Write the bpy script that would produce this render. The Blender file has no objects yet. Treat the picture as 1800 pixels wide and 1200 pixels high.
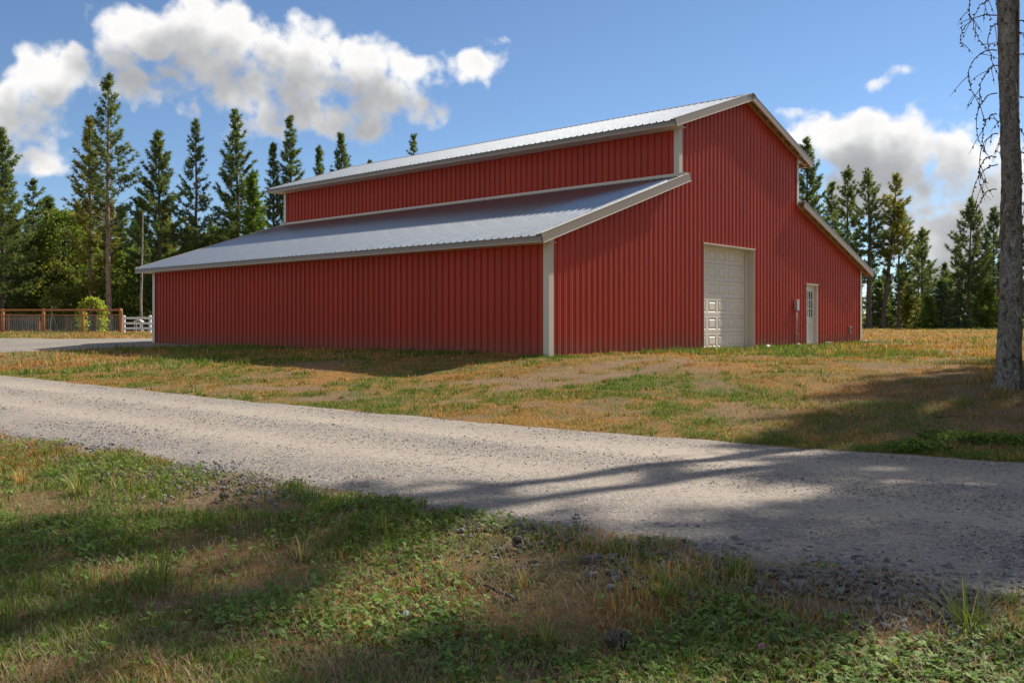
import bpy, math, random
import numpy as np
from mathutils import Vector
random.seed(7)
rng = np.random.default_rng(11)
scene = bpy.context.scene
COL = scene.collection

# ------------------------------------------------------------------ camera
F_PX, Y_H, EYE = 1593.0, 567.8, 0.78          # focal length and horizon row for an 1800 px wide picture, eye height over the barn floor
cam_d = bpy.data.cameras.new('camera')
cam = bpy.data.objects.new('camera', cam_d)
COL.objects.link(cam)
cam.location = (0, 0, EYE)
cam.rotation_euler = (math.radians(90), 0, 0)
cam_d.sensor_width = 36
cam_d.lens = F_PX / 1800 * 36
cam_d.shift_y = -(600 - Y_H) / 1800
cam_d.clip_start = 0.05
cam_d.clip_end = 3000
scene.camera = cam

# ------------------------------------------------------------------ light
SUN_EL, SUN_ANG = 41.0, 38.5                  # elevation; angle from +X
sun_h = Vector((math.cos(math.radians(SUN_ANG)), math.sin(math.radians(SUN_ANG)), 0))
to_sun = (sun_h * math.cos(math.radians(SUN_EL)) + Vector((0, 0, math.sin(math.radians(SUN_EL))))).normalized()
sd = bpy.data.lights.new('sun', 'SUN')
sd.energy = 2.85
sd.angle = math.radians(0.8)
sd.color = (1.0, 0.90, 0.76)
so = bpy.data.objects.new('sun', sd)
COL.objects.link(so)
so.rotation_euler = to_sun.to_track_quat('Z', 'Y').to_euler()
so.location = (30, 30, 40)

world = bpy.data.worlds.new('World')
scene.world = world
world.use_nodes = True

scene.view_settings.view_transform = 'Standard'
scene.view_settings.look = 'None'
scene.view_settings.exposure = 1.4
scene.view_settings.gamma = 1.0
scene.view_settings.use_curve_mapping = False


class NT:
    """small helper round a node tree"""
    def __init__(self, tree):
        self.t = tree
        self.n = tree.nodes
        self.l = tree.links

    def new(self, kind, **kw):
        n = self.n.new(kind)
        for k, v in kw.items():
            setattr(n, k, v)
        return n

    def put(self, sock, v):
        if hasattr(v, 'is_output') or isinstance(v, bpy.types.NodeSocket):
            self.l.new(v, sock)
        else:
            sock.default_value = v

    def math(self, op, a, b=0.0, c=None, clamp=False):
        n = self.new('ShaderNodeMath', operation=op, use_clamp=clamp)
        self.put(n.inputs[0], a)
        self.put(n.inputs[1], b)
        if c is not None:
            self.put(n.inputs[2], c)
        return n.outputs[0]

    def vmath(self, op, a, b=None):
        n = self.new('ShaderNodeVectorMath', operation=op)
        self.put(n.inputs[0], a)
        if b is not None:
            self.put(n.inputs[1], b)
        return n.outputs[0]

    def smooth(self, v, lo, hi, a=0.0, b=1.0):
        n = self.new('ShaderNodeMapRange', interpolation_type='SMOOTHSTEP')
        self.put(n.inputs[0], v)
        for i, x in enumerate((lo, hi, a, b)):
            self.put(n.inputs[1 + i], x)
        return n.outputs[0]

    def mix(self, fac, a, b, blend='MIX'):
        n = self.new('ShaderNodeMix', data_type='RGBA', blend_type=blend)
        self.put(n.inputs[0], fac)
        self.put(n.inputs[6], a if not isinstance(a, tuple) else (*a[:3], 1))
        self.put(n.inputs[7], b if not isinstance(b, tuple) else (*b[:3], 1))
        return n.outputs[2]

    def noise(self, vec, scale, detail=4, rough=0.55, dist=0.0):
        n = self.new('ShaderNodeTexNoise')
        if vec is not None:
            self.l.new(vec, n.inputs['Vector'])
        n.inputs['Scale'].default_value = scale
        n.inputs['Detail'].default_value = detail
        n.inputs['Roughness'].default_value = rough
        n.inputs['Distortion'].default_value = dist
        return n.outputs[0]


def az_el(px, py):
    az = math.atan((px - 900) / F_PX)
    el = math.atan((Y_H - py) / F_PX * math.cos(az))
    return az, el


# cumulus clouds of the day: centre direction and half widths (in picture pixels of the photograph, turned into sky angles)
SKY_STRENGTH = 0.125
SKY_TINT = (.365, .375, .38)
CLOUD_DARK, CLOUD_LIT = (1.1, 1.12, 1.17), (3.15, 3.1, 3.03)
CLOUDS = [(600, 135, 165, 72, 1.0), (690, 140, 70, 50, .9), (470, 165, 170, 55, 1.0), (330, 48, 120, 55, 1.0), (395, 25, 75, 42, .9), (240, 45, 60, 35, .75),
          (540, 85, 60, 42, .9), (110, 135, 85, 42, .9), (35, 205, 85, 62, 1.0), (228, 150, 45, 45, .62), (80, 288, 62, 28, .9), (440, 243, 95, 30, .85), (565, 222, 60, 24, .78),
          (842, 105, 72, 34, .95), (872, 64, 34, 13, .62), (690, 235, 28, 14, .5), (815, 222, 50, 18, .5), (768, 188, 34, 18, .5), (45, 88, 40, 14, .55), (45, 33, 22, 12, .52),
          (1475, 255, 95, 55, 1.0), (1580, 262, 110, 62, 1.0), (1690, 310, 120, 62, 1.0), (1790, 330, 100, 75, 1.0), (1560, 330, 170, 42, .9), (1402, 188, 26, 14, .66), (1420, 225, 55, 32, .7),
          (1650, 420, 55, 42, .8), (1720, 410, 120, 55, .8), (1600, 392, 28, 14, .6), (1640, 495, 150, 34, .6), (1600, 122, 42, 16, .58), (1565, 142, 40, 12, .48), (1450, 400, 90, 90, .6), (330, 320, 120, 40, .5)]



def cloud_group(name, fine, blobs=True):
    """sky direction in, cloud density out; the coarse copy only serves the self-shading"""
    g = bpy.data.node_groups.new(name, 'ShaderNodeTree')
    g.interface.new_socket('Direction', in_out='INPUT', socket_type='NodeSocketVector')
    g.interface.new_socket('Density', in_out='OUTPUT', socket_type='NodeSocketFloat')
    G = NT(g)
    gi = G.new('NodeGroupInput')
    go = G.new('NodeGroupOutput')
    d = gi.outputs[0]
    dd = d
    wob = G.new('ShaderNodeTexNoise')
    G.l.new(d, wob.inputs['Vector'])
    wob.inputs['Scale'].default_value = 11
    wob.inputs['Detail'].default_value = 2
    w3 = G.new('ShaderNodeVectorMath', operation='SCALE')
    G.l.new(G.vmath('SUBTRACT', wob.outputs[1], (.5, .5, .5)), w3.inputs[0])
    w3.inputs['Scale'].default_value = 0.045
    dd = G.vmath('ADD', d, w3.outputs[0])
    sep = G.new('ShaderNodeSeparateXYZ')
    G.l.new(dd, sep.inputs[0])
    az = G.math('ARCTAN2', sep.outputs[0], sep.outputs[1])
    el = G.math('ARCSINE', sep.outputs[2])
    acc = None
    for (cx, cy, rx, ry, wgt) in CLOUDS if blobs else []:
        if not fine and rx < 45:
            continue
        a0, e0 = az_el(cx, cy)
        ra, re = rx / F_PX, ry / F_PX
        tx = G.math('MULTIPLY_ADD', az, 1 / ra, -a0 / ra)
        ty = G.math('MULTIPLY_ADD', el, 1 / re, -e0 / re)
        r2 = G.math('MULTIPLY_ADD', ty, ty, G.math('MULTIPLY', tx, tx))
        inv = G.math('MULTIPLY_ADD', G.math('POWER', .47, r2), -wgt, 1.0)     # soft union: 1-(1-a)(1-b)
        acc = inv if acc is None else G.math('MULTIPLY', acc, inv)
    blob = G.math('SUBTRACT', 1.0, acc) if blobs else 0.0
    # unseen cumulus elsewhere in the sky, coverage raised to brighten the shaded ground
    gen = G.smooth(G.noise(d, 3.1, 2, .5), .40, .58)
    outside = G.math('MAXIMUM', G.smooth(G.math('ABSOLUTE', az), .55, .75), G.smooth(el, .37, .5))
    cov = G.math('MAXIMUM', blob, G.math('MULTIPLY', gen, outside)) if blobs else G.math('MULTIPLY', gen, G.math('GREATER_THAN', sep.outputs[2], 0.0))
    f1 = G.noise(d, 15, 8 if fine else 3, .60)
    den = G.math('MULTIPLY_ADD', G.math('SUBTRACT', f1, .5), 1.25, G.math('SUBTRACT', cov, .515))
    if fine:
        vo = G.new('ShaderNodeTexVoronoi', feature='SMOOTH_F1')
        G.l.new(dd, vo.inputs['Vector'])
        vo.inputs['Scale'].default_value = 26
        vo.inputs['Detail'].default_value = 2
        vo.inputs['Smoothness'].default_value = .35
        den = G.math('ADD', den, G.math('MULTIPLY_ADD', vo.outputs[0], -.42, .19))
    G.l.new(den, go.inputs[0])
    return g


g_fine, g_low = cloud_group('cloud_density', True), cloud_group('cloud_coarse', False)

Wn = NT(world.node_tree)
for n in list(Wn.n):
    Wn.n.remove(n)
out = Wn.new('ShaderNodeOutputWorld')
sky = Wn.new('ShaderNodeTexSky', sky_type='NISHITA')
sky.sun_disc = False
sky.sun_elevation = math.radians(SUN_EL)
sky.sun_rotation = math.radians(90 - SUN_ANG)
sky.altitude = 1500
sky.air_density = 1.0
sky.dust_density = 0.15
sky.ozone_density = 4.0
tc = Wn.new('ShaderNodeTexCoord')
dirn = Wn.vmath('NORMALIZE', tc.outputs['Generated'])
up_sun = Vector((sun_h.x * .45, sun_h.y * .1, 1.0)).normalized()
skyc = Wn.mix(1.0, sky.outputs[0], SKY_TINT, 'MULTIPLY')


def dens(grp, off):
    n = Wn.new('ShaderNodeGroup')
    n.node_tree = grp
    Wn.l.new(dirn if off is None else Wn.vmath('NORMALIZE', Wn.vmath('ADD', dirn, off)), n.inputs[0])
    return n.outputs[0]


def cloudy(d0, d2):
    alpha = Wn.smooth(d0, -.03, .26)
    dep = Wn.math('ADD', Wn.math('MULTIPLY', Wn.math('MAXIMUM', d0, 0.0), .35), Wn.math('MAXIMUM', d2, 0.0))
    lit = Wn.math('EXPONENT', Wn.math('MULTIPLY', dep, -1.6))
    ccol = Wn.mix(Wn.smooth(lit, .16, .93), CLOUD_DARK, CLOUD_LIT)
    bg = Wn.new('ShaderNodeBackground')
    bg.inputs['Strength'].default_value = SKY_STRENGTH
    Wn.l.new(Wn.mix(Wn.math('MULTIPLY', alpha, .97), skyc, ccol), bg.inputs['Color'])
    return bg.outputs[0]


# the described clouds fill one quarter of the sky; everywhere else cheaper cumulus, thickened as unseen fill light
sepw = Wn.new('ShaderNodeSeparateXYZ')
Wn.l.new(dirn, sepw.inputs[0])
azw = Wn.math('ABSOLUTE', Wn.math('ARCTAN2', sepw.outputs[0], sepw.outputs[1]))
quarter = Wn.math('MULTIPLY', Wn.math('LESS_THAN', azw, .8), Wn.math('LESS_THAN', sepw.outputs[2], .50))
quarter = Wn.math('MULTIPLY', quarter, Wn.math('GREATER_THAN', sepw.outputs[2], -.01))
g_out = cloud_group('cloud_unseen_fill', False, False)
mixs = Wn.new('ShaderNodeMixShader')
Wn.l.new(quarter, mixs.inputs[0])
do = dens(g_out, None)
Wn.l.new(cloudy(do, do), mixs.inputs[1])
Wn.l.new(cloudy(dens(g_fine, None), dens(g_low, tuple(up_sun * .042))), mixs.inputs[2])
Wn.l.new(mixs.outputs[0], out.inputs[0])

# ------------------------------------------------------------------ materials


def mat(name, build):
    m = bpy.data.materials.new(name)
    m.use_nodes = True
    t = NT(m.node_tree)
    b = t.n['Principled BSDF']
    build(t, b)
    return m


def coords(t, kind='Object'):
    return t.new('ShaderNodeTexCoord').outputs[kind]


def wpos(t):
    return t.new('ShaderNodeNewGeometry').outputs['Position']


def bump(t, b, h, strength, dist):
    n = t.new('ShaderNodeBump')
    n.inputs['Strength'].default_value = strength
    n.inputs['Distance'].default_value = dist
    t.l.new(h, n.inputs['Height'])
    t.l.new(n.outputs[0], b.inputs['Normal'])


def painted(name, col, rough=.4, var=.12, spec=.5, dirt=None, wav=.0):
    def f(t, b):
        p = coords(t)
        n = t.noise(p, 1.3, 6, .6)
        c = t.mix(n, tuple(x * (1 - var) for x in col), tuple(min(1, x * (1 + var)) for x in col))
        rnd = t.new('ShaderNodeObjectInfo').outputs['Random']
        c = t.mix(t.math('MULTIPLY', rnd, .22), c, tuple(x * .6 for x in col))
        if dirt:
            z = t.new('ShaderNodeSeparateXYZ')
            t.l.new(p, z.inputs[0])
            sp = t.noise(p, 6, 5, .6)
            k = t.math('MULTIPLY', t.smooth(t.math('ADD', z.outputs[2], t.math('MULTIPLY', sp, -.5)), .35, -.2), .65)
            c = t.mix(k, c, dirt)
        t.l.new(c, b.inputs['Base Color'])
        r = t.math('ADD', t.math('MULTIPLY', t.noise(p, 4, 4), .2), rough - .1)
        t.l.new(r, b.inputs['Roughness'])
        b.inputs['Specular IOR Level'].default_value = spec
        if wav:
            bump(t, b, t.noise(p, 1.6, 2, .4), .5, wav)
    return mat(name, f)


M = {}
M['red'] = painted('red_painted_steel', (.425, .047, .023), .48, .16, .28, dirt=(.27, .10, .07), wav=.008)
M['stone'] = painted('stone_trim_paint', (.57, .53, .445), .45, .06)
M['fascia'] = painted('taupe_trim_paint', (.25, .215, .18), .45, .06)
M['door'] = painted('cream_door_paint', (.74, .715, .66), .5, .04)
M['white'] = painted('white_paint', (.78, .78, .76), .45, .05)
M['grey'] = painted('grey_pvc', (.42, .40, .39), .5, .1)
M['dark'] = painted('dark_plastic', (.04, .04, .045), .5, .1)


def _roof(t, b):
    p = coords(t)
    n = t.noise(p, 2.0, 5, .6)
    t.l.new(t.mix(n, (.35, .385, .41), (.45, .475, .495)), b.inputs['Base Color'])
    b.inputs['Metallic'].default_value = .88
    t.l.new(t.math('MULTIPLY_ADD', t.noise(p, 7, 3), .10, .27), b.inputs['Roughness'])
    bump(t, b, t.noise(p, 1.2, 2, .4), .3, .006)


M['roof'] = mat('galvanised_roof_steel', _roof)


def wood(name, a, c, scale=3.0):
    def f(t, b):
        p = coords(t)
        mp = t.new('ShaderNodeMapping')
        t.l.new(p, mp.inputs[0])
        mp.inputs['Scale'].default_value = (6, 6, 1.2)
        n = t.noise(mp.outputs[0], scale, 6, .65, .6)
        t.l.new(t.mix(n, a, c), b.inputs['Base Color'])
        b.inputs['Roughness'].default_value = .75
        bump(t, b, n, .3, .01)
    return mat(name, f)


M['lumber'] = wood('raw_lumber', (.36, .21, .10), (.55, .36, .19))
M['cedar'] = wood('stained_fence_wood', (.36, .125, .04), (.56, .235, .085))
M['wire'] = painted('galvanised_wire', (.30, .30, .29), .5, .05)


def _glass(t, b):
    b.inputs['Base Color'].default_value = (.03, .04, .045, 1)
    b.inputs['Roughness'].default_value = .06
    b.inputs['Specular IOR Level'].default_value = .6


M['glass'] = mat('window_glass', _glass)


def bark(name, a, c, lichen, sc=1.0, wood_bump=.02):
    def f(t, b):
        p = coords(t)
        mp = t.new('ShaderNodeMapping')
        t.l.new(p, mp.inputs[0])
        mp.inputs['Scale'].default_value = (1, 1, .55)
        vo = t.new('ShaderNodeTexVoronoi', feature='DISTANCE_TO_EDGE')
        wv = t.new('ShaderNodeTexNoise')
        t.l.new(mp.outputs[0], wv.inputs['Vector'])
        wv.inputs['Scale'].default_value = 14 * sc
        wv.inputs['Detail'].default_value = 5
        add = t.vmath('ADD', mp.outputs[0], t.vmath('MULTIPLY', wv.outputs[1], (.07 / sc, .07 / sc, .07 / sc)))
        t.l.new(add, vo.inputs['Vector'])
        vo.inputs['Scale'].default_value = 42 * sc
        crack = t.smooth(vo.outputs[0], 0.0, .12)
        n = t.noise(p, 26 * sc, 7, .72)
        n2 = t.noise(mp.outputs[0], 5.5 * sc, 6, .65)
        n4 = t.noise(mp.outputs[0], 16 * sc, 5, .7)
        c0 = t.mix(t.smooth(n, .3, .7), a, c)
        c0 = t.mix(t.math('MULTIPLY', t.smooth(n2, .50, .66), .8), c0, lichen)
        c0 = t.mix(t.math('MULTIPLY', t.smooth(n4, .51, .61), .85), c0, tuple(x * .30 for x in a))
        c0 = t.mix(t.math('MULTIPLY', t.smooth(t.noise(p, 48 * sc, 3, .6), .60, .68), .6), c0, tuple(min(1, x * 1.5) for x in lichen))
        c0 = t.mix(t.math('MULTIPLY_ADD', crack, .45, .55), tuple(x * .5 for x in a), c0)
        t.l.new(c0, b.inputs['Base Color'])
        b.inputs['Roughness'].default_value = .9
        b.inputs['Specular IOR Level'].default_value = .2
        h = t.math('ADD', t.math('MULTIPLY', crack, .35), t.math('ADD', n, t.math('MULTIPLY', n4, -.8)))
        bump(t, b, h, 1.0, wood_bump)
    return mat(name, f)


M['bark_near'] = bark('grey_pine_bark', (.16, .135, .115), (.36, .33, .29), (.42, .41, .36))
M['bark'] = bark('pine_bark', (.10, .08, .065), (.20, .165, .135), (.20, .18, .15), .5)
M['bark_pale'] = bark('pale_orange_bark', (.26, .17, .12), (.42, .31, .23), (.38, .33, .28), .5)
M['snag'] = bark('bleached_snag', (.30, .27, .24), (.45, .42, .38), (.4, .38, .35), .5)


def leaf(name, transl=.30, rough=.65, gain=(1, 1, 1)):
    m = bpy.data.materials.new(name)
    m.use_nodes = True
    t = NT(m.node_tree)
    b = t.n['Principled BSDF']
    at = t.new('ShaderNodeAttribute', attribute_name='Col')
    lc = t.mix(1.0, at.outputs['Color'], gain, 'MULTIPLY')
    t.l.new(lc, b.inputs['Base Color'])
    b.inputs['Roughness'].default_value = rough
    b.inputs['Specular IOR Level'].default_value = .25
    tr = t.new('ShaderNodeBsdfTranslucent')
    t.l.new(t.mix(1.0, lc, (1.25, 1.25, .6), 'MULTIPLY'), tr.inputs[0])
    mx = t.new('ShaderNodeMixShader')
    mx.inputs[0].default_value = transl
    t.l.new(b.outputs[0], mx.inputs[1])
    t.l.new(tr.outputs[0], mx.inputs[2])
    t.l.new(mx.outputs[0], t.n['Material Output'].inputs[0])
    return m


M['needle'] = leaf('conifer_needles', .45, gain=(1.4, 1.4, 1.3))
M['leaf'] = leaf('broad_leaves', .48, gain=(1.8, 1.65, 1.4))
M['blade'] = leaf('grass_blades', .32)


def _stone(t, b):
    at = t.new('ShaderNodeAttribute', attribute_name='Col')
    n = t.noise(wpos(t), 60, 4, .6)
    t.l.new(t.mix(t.math('MULTIPLY', n, .5), at.outputs['Color'], (.10, .10, .105)), b.inputs['Base Color'])
    b.inputs['Roughness'].default_value = .85


M['stones'] = mat('crushed_stone', _stone)


def _road(t, b):
    p = wpos(t)
    big = t.noise(p, .55, 4, .55)
    mid = t.noise(p, 3.5, 5, .6)
    vo = t.new('ShaderNodeTexVoronoi')
    t.l.new(p, vo.inputs['Vector'])
    vo.inputs['Scale'].default_value = 55
    vo2 = t.new('ShaderNodeTexVoronoi')
    t.l.new(p, vo2.inputs['Vector'])
    vo2.inputs['Scale'].default_value = 24
    c = t.mix(t.smooth(t.math('MULTIPLY_ADD', mid, .35, t.math('MULTIPLY', big, .8)), .42, .72), (.235, .212, .19), (.30, .262, .225))
    trk = t.new('ShaderNodeAttribute', attribute_name='Col').outputs['Fac']
    c = t.mix(trk, c, (.365, .315, .265))
    loose = t.math('MULTIPLY_ADD', trk, -.75, 1.0)
    sc = t.new('ShaderNodeSeparateColor')
    t.l.new(vo.outputs['Color'], sc.inputs[0])
    sc2 = t.new('ShaderNodeSeparateColor')
    t.l.new(vo2.outputs['Color'], sc2.inputs[0])
    c = t.mix(t.math('MULTIPLY', loose, t.math('MULTIPLY', t.smooth(sc.outputs[0], .5, .8), .6)), c, (.165, .158, .152))
    c = t.mix(t.math('MULTIPLY', t.smooth(sc2.outputs[1], .86, .95), .6), c, (.13, .125, .125))
    c = t.mix(t.math('MULTIPLY', t.smooth(sc.outputs[2], .9, .97), .6), c, (.5, .47, .44))
    t.l.new(c, b.inputs['Base Color'])
    b.inputs['Roughness'].default_value = .95
    b.inputs['Specular IOR Level'].default_value = .15
    h = t.math('ADD', t.math('MULTIPLY', t.math('SUBTRACT', 1.0, vo.outputs[0]), .7), t.math('MULTIPLY', mid, .8))
    bump(t, b, h, .8, .012)


M['road'] = mat('gravel_fines', _road)


def _soil(t, b):
    p = wpos(t)
    n1 = t.noise(p, .35, 5, .6)
    n2 = t.noise(p, 2.3, 6, .65)
    n3 = t.noise(p, 24, 5, .7)
    sp = t.new('ShaderNodeSeparateXYZ')
    t.l.new(p, sp.inputs[0])
    dirt = t.mix(n3, (.17, .11, .07), (.36, .25, .17))
    dry = t.mix(n3, (.27, .13, .042), (.48, .28, .10))
    green = t.mix(n3, (.075, .095, .02), (.18, .20, .045))
    c = t.mix(t.smooth(t.math('ADD', t.math('MULTIPLY', n1, .6), t.math('MULTIPLY', n2, .5)), .48, .64), dry, green)
    near = t.smooth(sp.outputs[1], 13.0, 8.0)
    dry_ = t.noise(p, 120, 3, .7)
    c = t.mix(t.math('MULTIPLY', t.smooth(dry_, .45, .62), .55), c, (.09, .06, .03))
    bare = t.math('MAXIMUM', t.math('MULTIPLY', t.smooth(n2, .56, .68), .5), t.math('MULTIPLY', near, .35))
    bare = t.math('MAXIMUM', bare, t.new('ShaderNodeAttribute', attribute_name='Col').outputs['Fac'])
    c = t.mix(bare, c, dirt)
    t.l.new(c, b.inputs['Base Color'])
    b.inputs['Roughness'].default_value = .95
    b.inputs['Specular IOR Level'].default_value = .1
    n5 = t.noise(p, 90, 4, .7)
    bump(t, b, t.math('ADD', t.math('ADD', n3, t.math('MULTIPLY', n5, .6)), t.math('MULTIPLY', n2, 1.5)), 1.0, .045)


M['soil'] = mat('soil_and_thatch', _soil)

# ------------------------------------------------------------------ mesh helpers


def link(o, parent=None):
    COL.objects.link(o)
    if parent is not None:
        o.parent = parent
    return o


def tag(o, label=None, cat=None, group=None, kind=None):
    if label:
        o['label'] = label
    if cat:
        o['category'] = cat
    if group:
        o['group'] = group
    if kind:
        o['kind'] = kind
    return o


def empty(name, loc=(0, 0, 0), rz=0.0):
    o = bpy.data.objects.new(name, None)
    COL.objects.link(o)
    o.location = loc
    o.rotation_euler = (0, 0, rz)
    o.empty_display_size = .3
    return o


def np_mesh(name, verts, faces, material, col=None, smooth=False):
    """verts (N,3), faces (M,3 or 4) numpy arrays"""
    me = bpy.data.meshes.new(name)
    verts = np.ascontiguousarray(verts, dtype=np.float32)
    faces = np.ascontiguousarray(faces, dtype=np.int32)
    k = faces.shape[1]
    me.vertices.add(len(verts))
    me.vertices.foreach_set('co', verts.ravel())
    me.loops.add(faces.size)
    me.loops.foreach_set('vertex_index', faces.ravel())
    me.polygons.add(len(faces))
    me.polygons.foreach_set('loop_start', np.arange(0, faces.size, k, dtype=np.int32))
    if smooth:
        me.polygons.foreach_set('use_smooth', np.ones(len(faces), dtype=bool))
    if col is not None:
        at = me.color_attributes.new('Col', 'FLOAT_COLOR', 'POINT')
        c4 = np.ones((len(verts), 4), dtype=np.float32)
        c4[:, :3] = col
        at.data.foreach_set('color', c4.ravel())
    me.update(calc_edges=True)
    me.materials.append(material)
    return me


class MB:
    def __init__(self):
        self.v = []
        self.f = []

    def quad(self, *p):
        i = len(self.v)
        self.v += [tuple(q) for q in p]
        self.f.append(tuple(range(i, i + len(p))))

    def hexa(self, p):
        """8 points: bottom 4 then top 4"""
        i = len(self.v)
        self.v += [tuple(q) for q in p]
        for q in ((3, 2, 1, 0), (4, 5, 6, 7), (0, 1, 5, 4), (1, 2, 6, 5), (2, 3, 7, 6), (3, 0, 4, 7)):
            self.f.append(tuple(i + k for k in q))

    def box(self, x0, x1, y0, y1, z0, z1):
        self.hexa([(x0, y0, z0), (x1, y0, z0), (x1, y1, z0), (x0, y1, z0), (x0, y0, z1), (x1, y0, z1), (x1, y1, z1), (x0, y1, z1)])

    def tube(self, pts, rad, n=8, cap=True):
        pts = [Vector(p) for p in pts]
        rings = []
        for i, p in enumerate(pts):
            t = (pts[min(i + 1, len(pts) - 1)] - pts[max(i - 1, 0)]).normalized()
            a = t.cross(Vector((0, 0, 1)) if abs(t.z) < .9 else Vector((1, 0, 0))).normalized()
            b = t.cross(a)
            r = rad[i] if isinstance(rad, (list, tuple)) else rad
            i0 = len(self.v)
            for k in range(n):
                q = p + (a * math.cos(2 * math.pi * k / n) + b * math.sin(2 * math.pi * k / n)) * r
                self.v.append(tuple(q))
            rings.append(i0)
        for r0, r1 in zip(rings, rings[1:]):
            for k in range(n):
                self.f.append((r0 + k, r0 + (k + 1) % n, r1 + (k + 1) % n, r1 + k))
        if cap:
            self.f.append(tuple(rings[0] + k for k in range(n))[::-1])
            self.f.append(tuple(rings[-1] + k for k in range(n)))

    def mesh(self, name, material, smooth=False):
        me = bpy.data.meshes.new(name)
        me.from_pydata(self.v, [], self.f)
        me.materials.append(material)
        if smooth:
            me.polygons.foreach_set('use_smooth', [True] * len(me.polygons))
        me.update()
        return me

    def build(self, name, material, parent=None, smooth=False):
        return link(bpy.data.objects.new(name, self.mesh(name, material, smooth)), parent)


def ibox(name, material, parent, *a):
    m = MB()
    m.box(*a)
    return m.build(name, material, parent)

# ------------------------------------------------------------------ value noise + terrain


_H = rng.random((256, 256)).astype(np.float64)


def vnoise(x, y):
    xi, yi = np.floor(x).astype(int), np.floor(y).astype(int)
    fx, fy = x - xi, y - yi
    fx, fy = fx * fx * (3 - 2 * fx), fy * fy * (3 - 2 * fy)
    a, b = _H[xi & 255, yi & 255], _H[(xi + 1) & 255, yi & 255]
    c, d_ = _H[xi & 255, (yi + 1) & 255], _H[(xi + 1) & 255, (yi + 1) & 255]
    return (a * (1 - fx) + b * fx) * (1 - fy) + (c * (1 - fx) + d_ * fx) * fy


def fbm(x, y, s=1.0, o=4):
    x, y = np.asarray(x, float) * s, np.asarray(y, float) * s
    r, a, n = 0, .5, 0
    for k in range(o):
        r = r + a * vnoise(x + 17.3 * k, y + 9.1 * k)
        n += a
        x, y, a = x * 2.03, y * 2.03, a * .5
    return r / n


FX = np.array([-52.5, -12.5, -7.2, -3.7, 0, 2.6, 5.27, 20, 60])
FY = np.array([56.0, 22.1, 17.7, 14.9, 12.2, 10.6, 9.2, 2.5, -16])
NX = np.array([-46, -6.07, -3.3, -1.16, .39, 1.7, 2.8, 12, 50])
NY = np.array([46, 10.75, 8.7, 7.25, 6.05, 5.2, 4.6, .1, -18])


def yfar(x):
    return np.interp(x, FX, FY)


def ynear(x):
    return np.interp(x, NX, NY)


def sstep(a, b, v):
    t = np.clip((v - a) / (b - a), 0, 1)
    return t * t * (3 - 2 * t)


def zroad(x):
    return np.interp(x, [-60, -40, -12.5, -7, 0, 5, 12, 40], [.1, -.1, -.5, -.53, -.6, -.65, -.68, -.7])


def zg(x, y, bumps=True):
    x, y = np.asarray(x, float), np.asarray(y, float)
    s = np.clip((y - yfar(x)) / 9.0, 0, 1)
    up = s * .55 + .45 * s * s * (3 - 2 * s)
    top = .0065 * np.clip(y - 30, 0, 62)
    z = zroad(x) * (1 - up) + top * up
    z = z + .16 * np.exp(-((x - 8.0) ** 2 + (y - 13.9) ** 2) / 1.6)
    low = np.clip((ynear(x) - y) / 2.5, 0, 1)
    z = z - .10 * low * low * (3 - 2 * low)
    if bumps:
        off = sstep(.0, 1.2, np.maximum(y - yfar(x), ynear(x) - y))
        z = z + off * ((fbm(x, y, .7, 3) - .5) * .13 + (fbm(x, y, 3.1, 2) - .5) * .035) * np.where(y > 19, .45, 1)
    return z


def at(px, py, depth=None):
    """ground point seen at a pixel of the photograph, or at a given depth"""
    y = 15.0
    if depth is not None:
        y = depth
    else:
        for _ in range(60):
            x = (px - 900) / F_PX * y
            y2 = (EYE - float(zg(x, y))) * F_PX / (py - Y_H)
            y = y * .6 + .4 * y2
    x = (px - 900) / F_PX * y
    return Vector((x, y, float(zg(x, y))))

# ------------------------------------------------------------------ ground sheets


def grid(xs, ys):
    X, Y = np.meshgrid(xs, ys)
    n, m = X.shape
    idx = np.arange(n * m).reshape(n, m)
    F = np.stack([idx[:-1, :-1], idx[:-1, 1:], idx[1:, 1:], idx[1:, :-1]], -1).reshape(-1, 4)
    return X, Y, F


xs = np.concatenate([np.linspace(-700, -60, 14), np.arange(-55, -20, 1.5), np.arange(-20, 20, .16), np.arange(20, 55, 1.5), np.linspace(60, 700, 14)])
ys = np.concatenate([np.linspace(-60, -6, 10), np.arange(-4, 2, .4), np.arange(2, 26, .15), np.arange(26, 100, .9), np.linspace(110, 1200, 16)])
X, Y, F = grid(xs, ys)
Z = zg(X, Y)
inside = np.minimum(yfar(X) - Y, Y - ynear(X))
Z = Z - .07 * sstep(.1, .6, inside)
me = np_mesh('ground', np.stack([X, Y, Z], -1).reshape(-1, 3), F, M['soil'], smooth=True)
tag(link(bpy.data.objects.new('ground', me)), kind='structure')

# road strip: parametrised along x and across
rx = np.arange(-40, 26, .14)
tt = np.linspace(0, 1, 40)
e0 = ynear(rx) - .12 + (fbm(rx, rx * 0, .9, 4) - .5) * .9
e1 = yfar(rx) + .05 + (fbm(rx, rx * 0 + 7, 1.6, 4) - .5) * .5
RX = np.repeat(rx[None], len(tt), 0)
RY = e0[None] + (e1 - e0)[None] * tt[:, None]
RZ = zg(RX, RY, False) + .012
crown = np.sin(np.pi * tt)[:, None]
RZ = RZ + .03 * crown + (fbm(RX, RY, 1.3, 3) - .5) * .02
q0 = (RY - ynear(RX)) / (yfar(RX) - ynear(RX))
RZ -= .022 * (np.exp(-((q0 - .36) / .09) ** 2) + np.exp(-((q0 - .72) / .09) ** 2))     # worn wheel tracks
RZ[0] -= .05
RZ[-1] -= .05
n, m = RX.shape
idx = np.arange(n * m).reshape(n, m)
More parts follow.
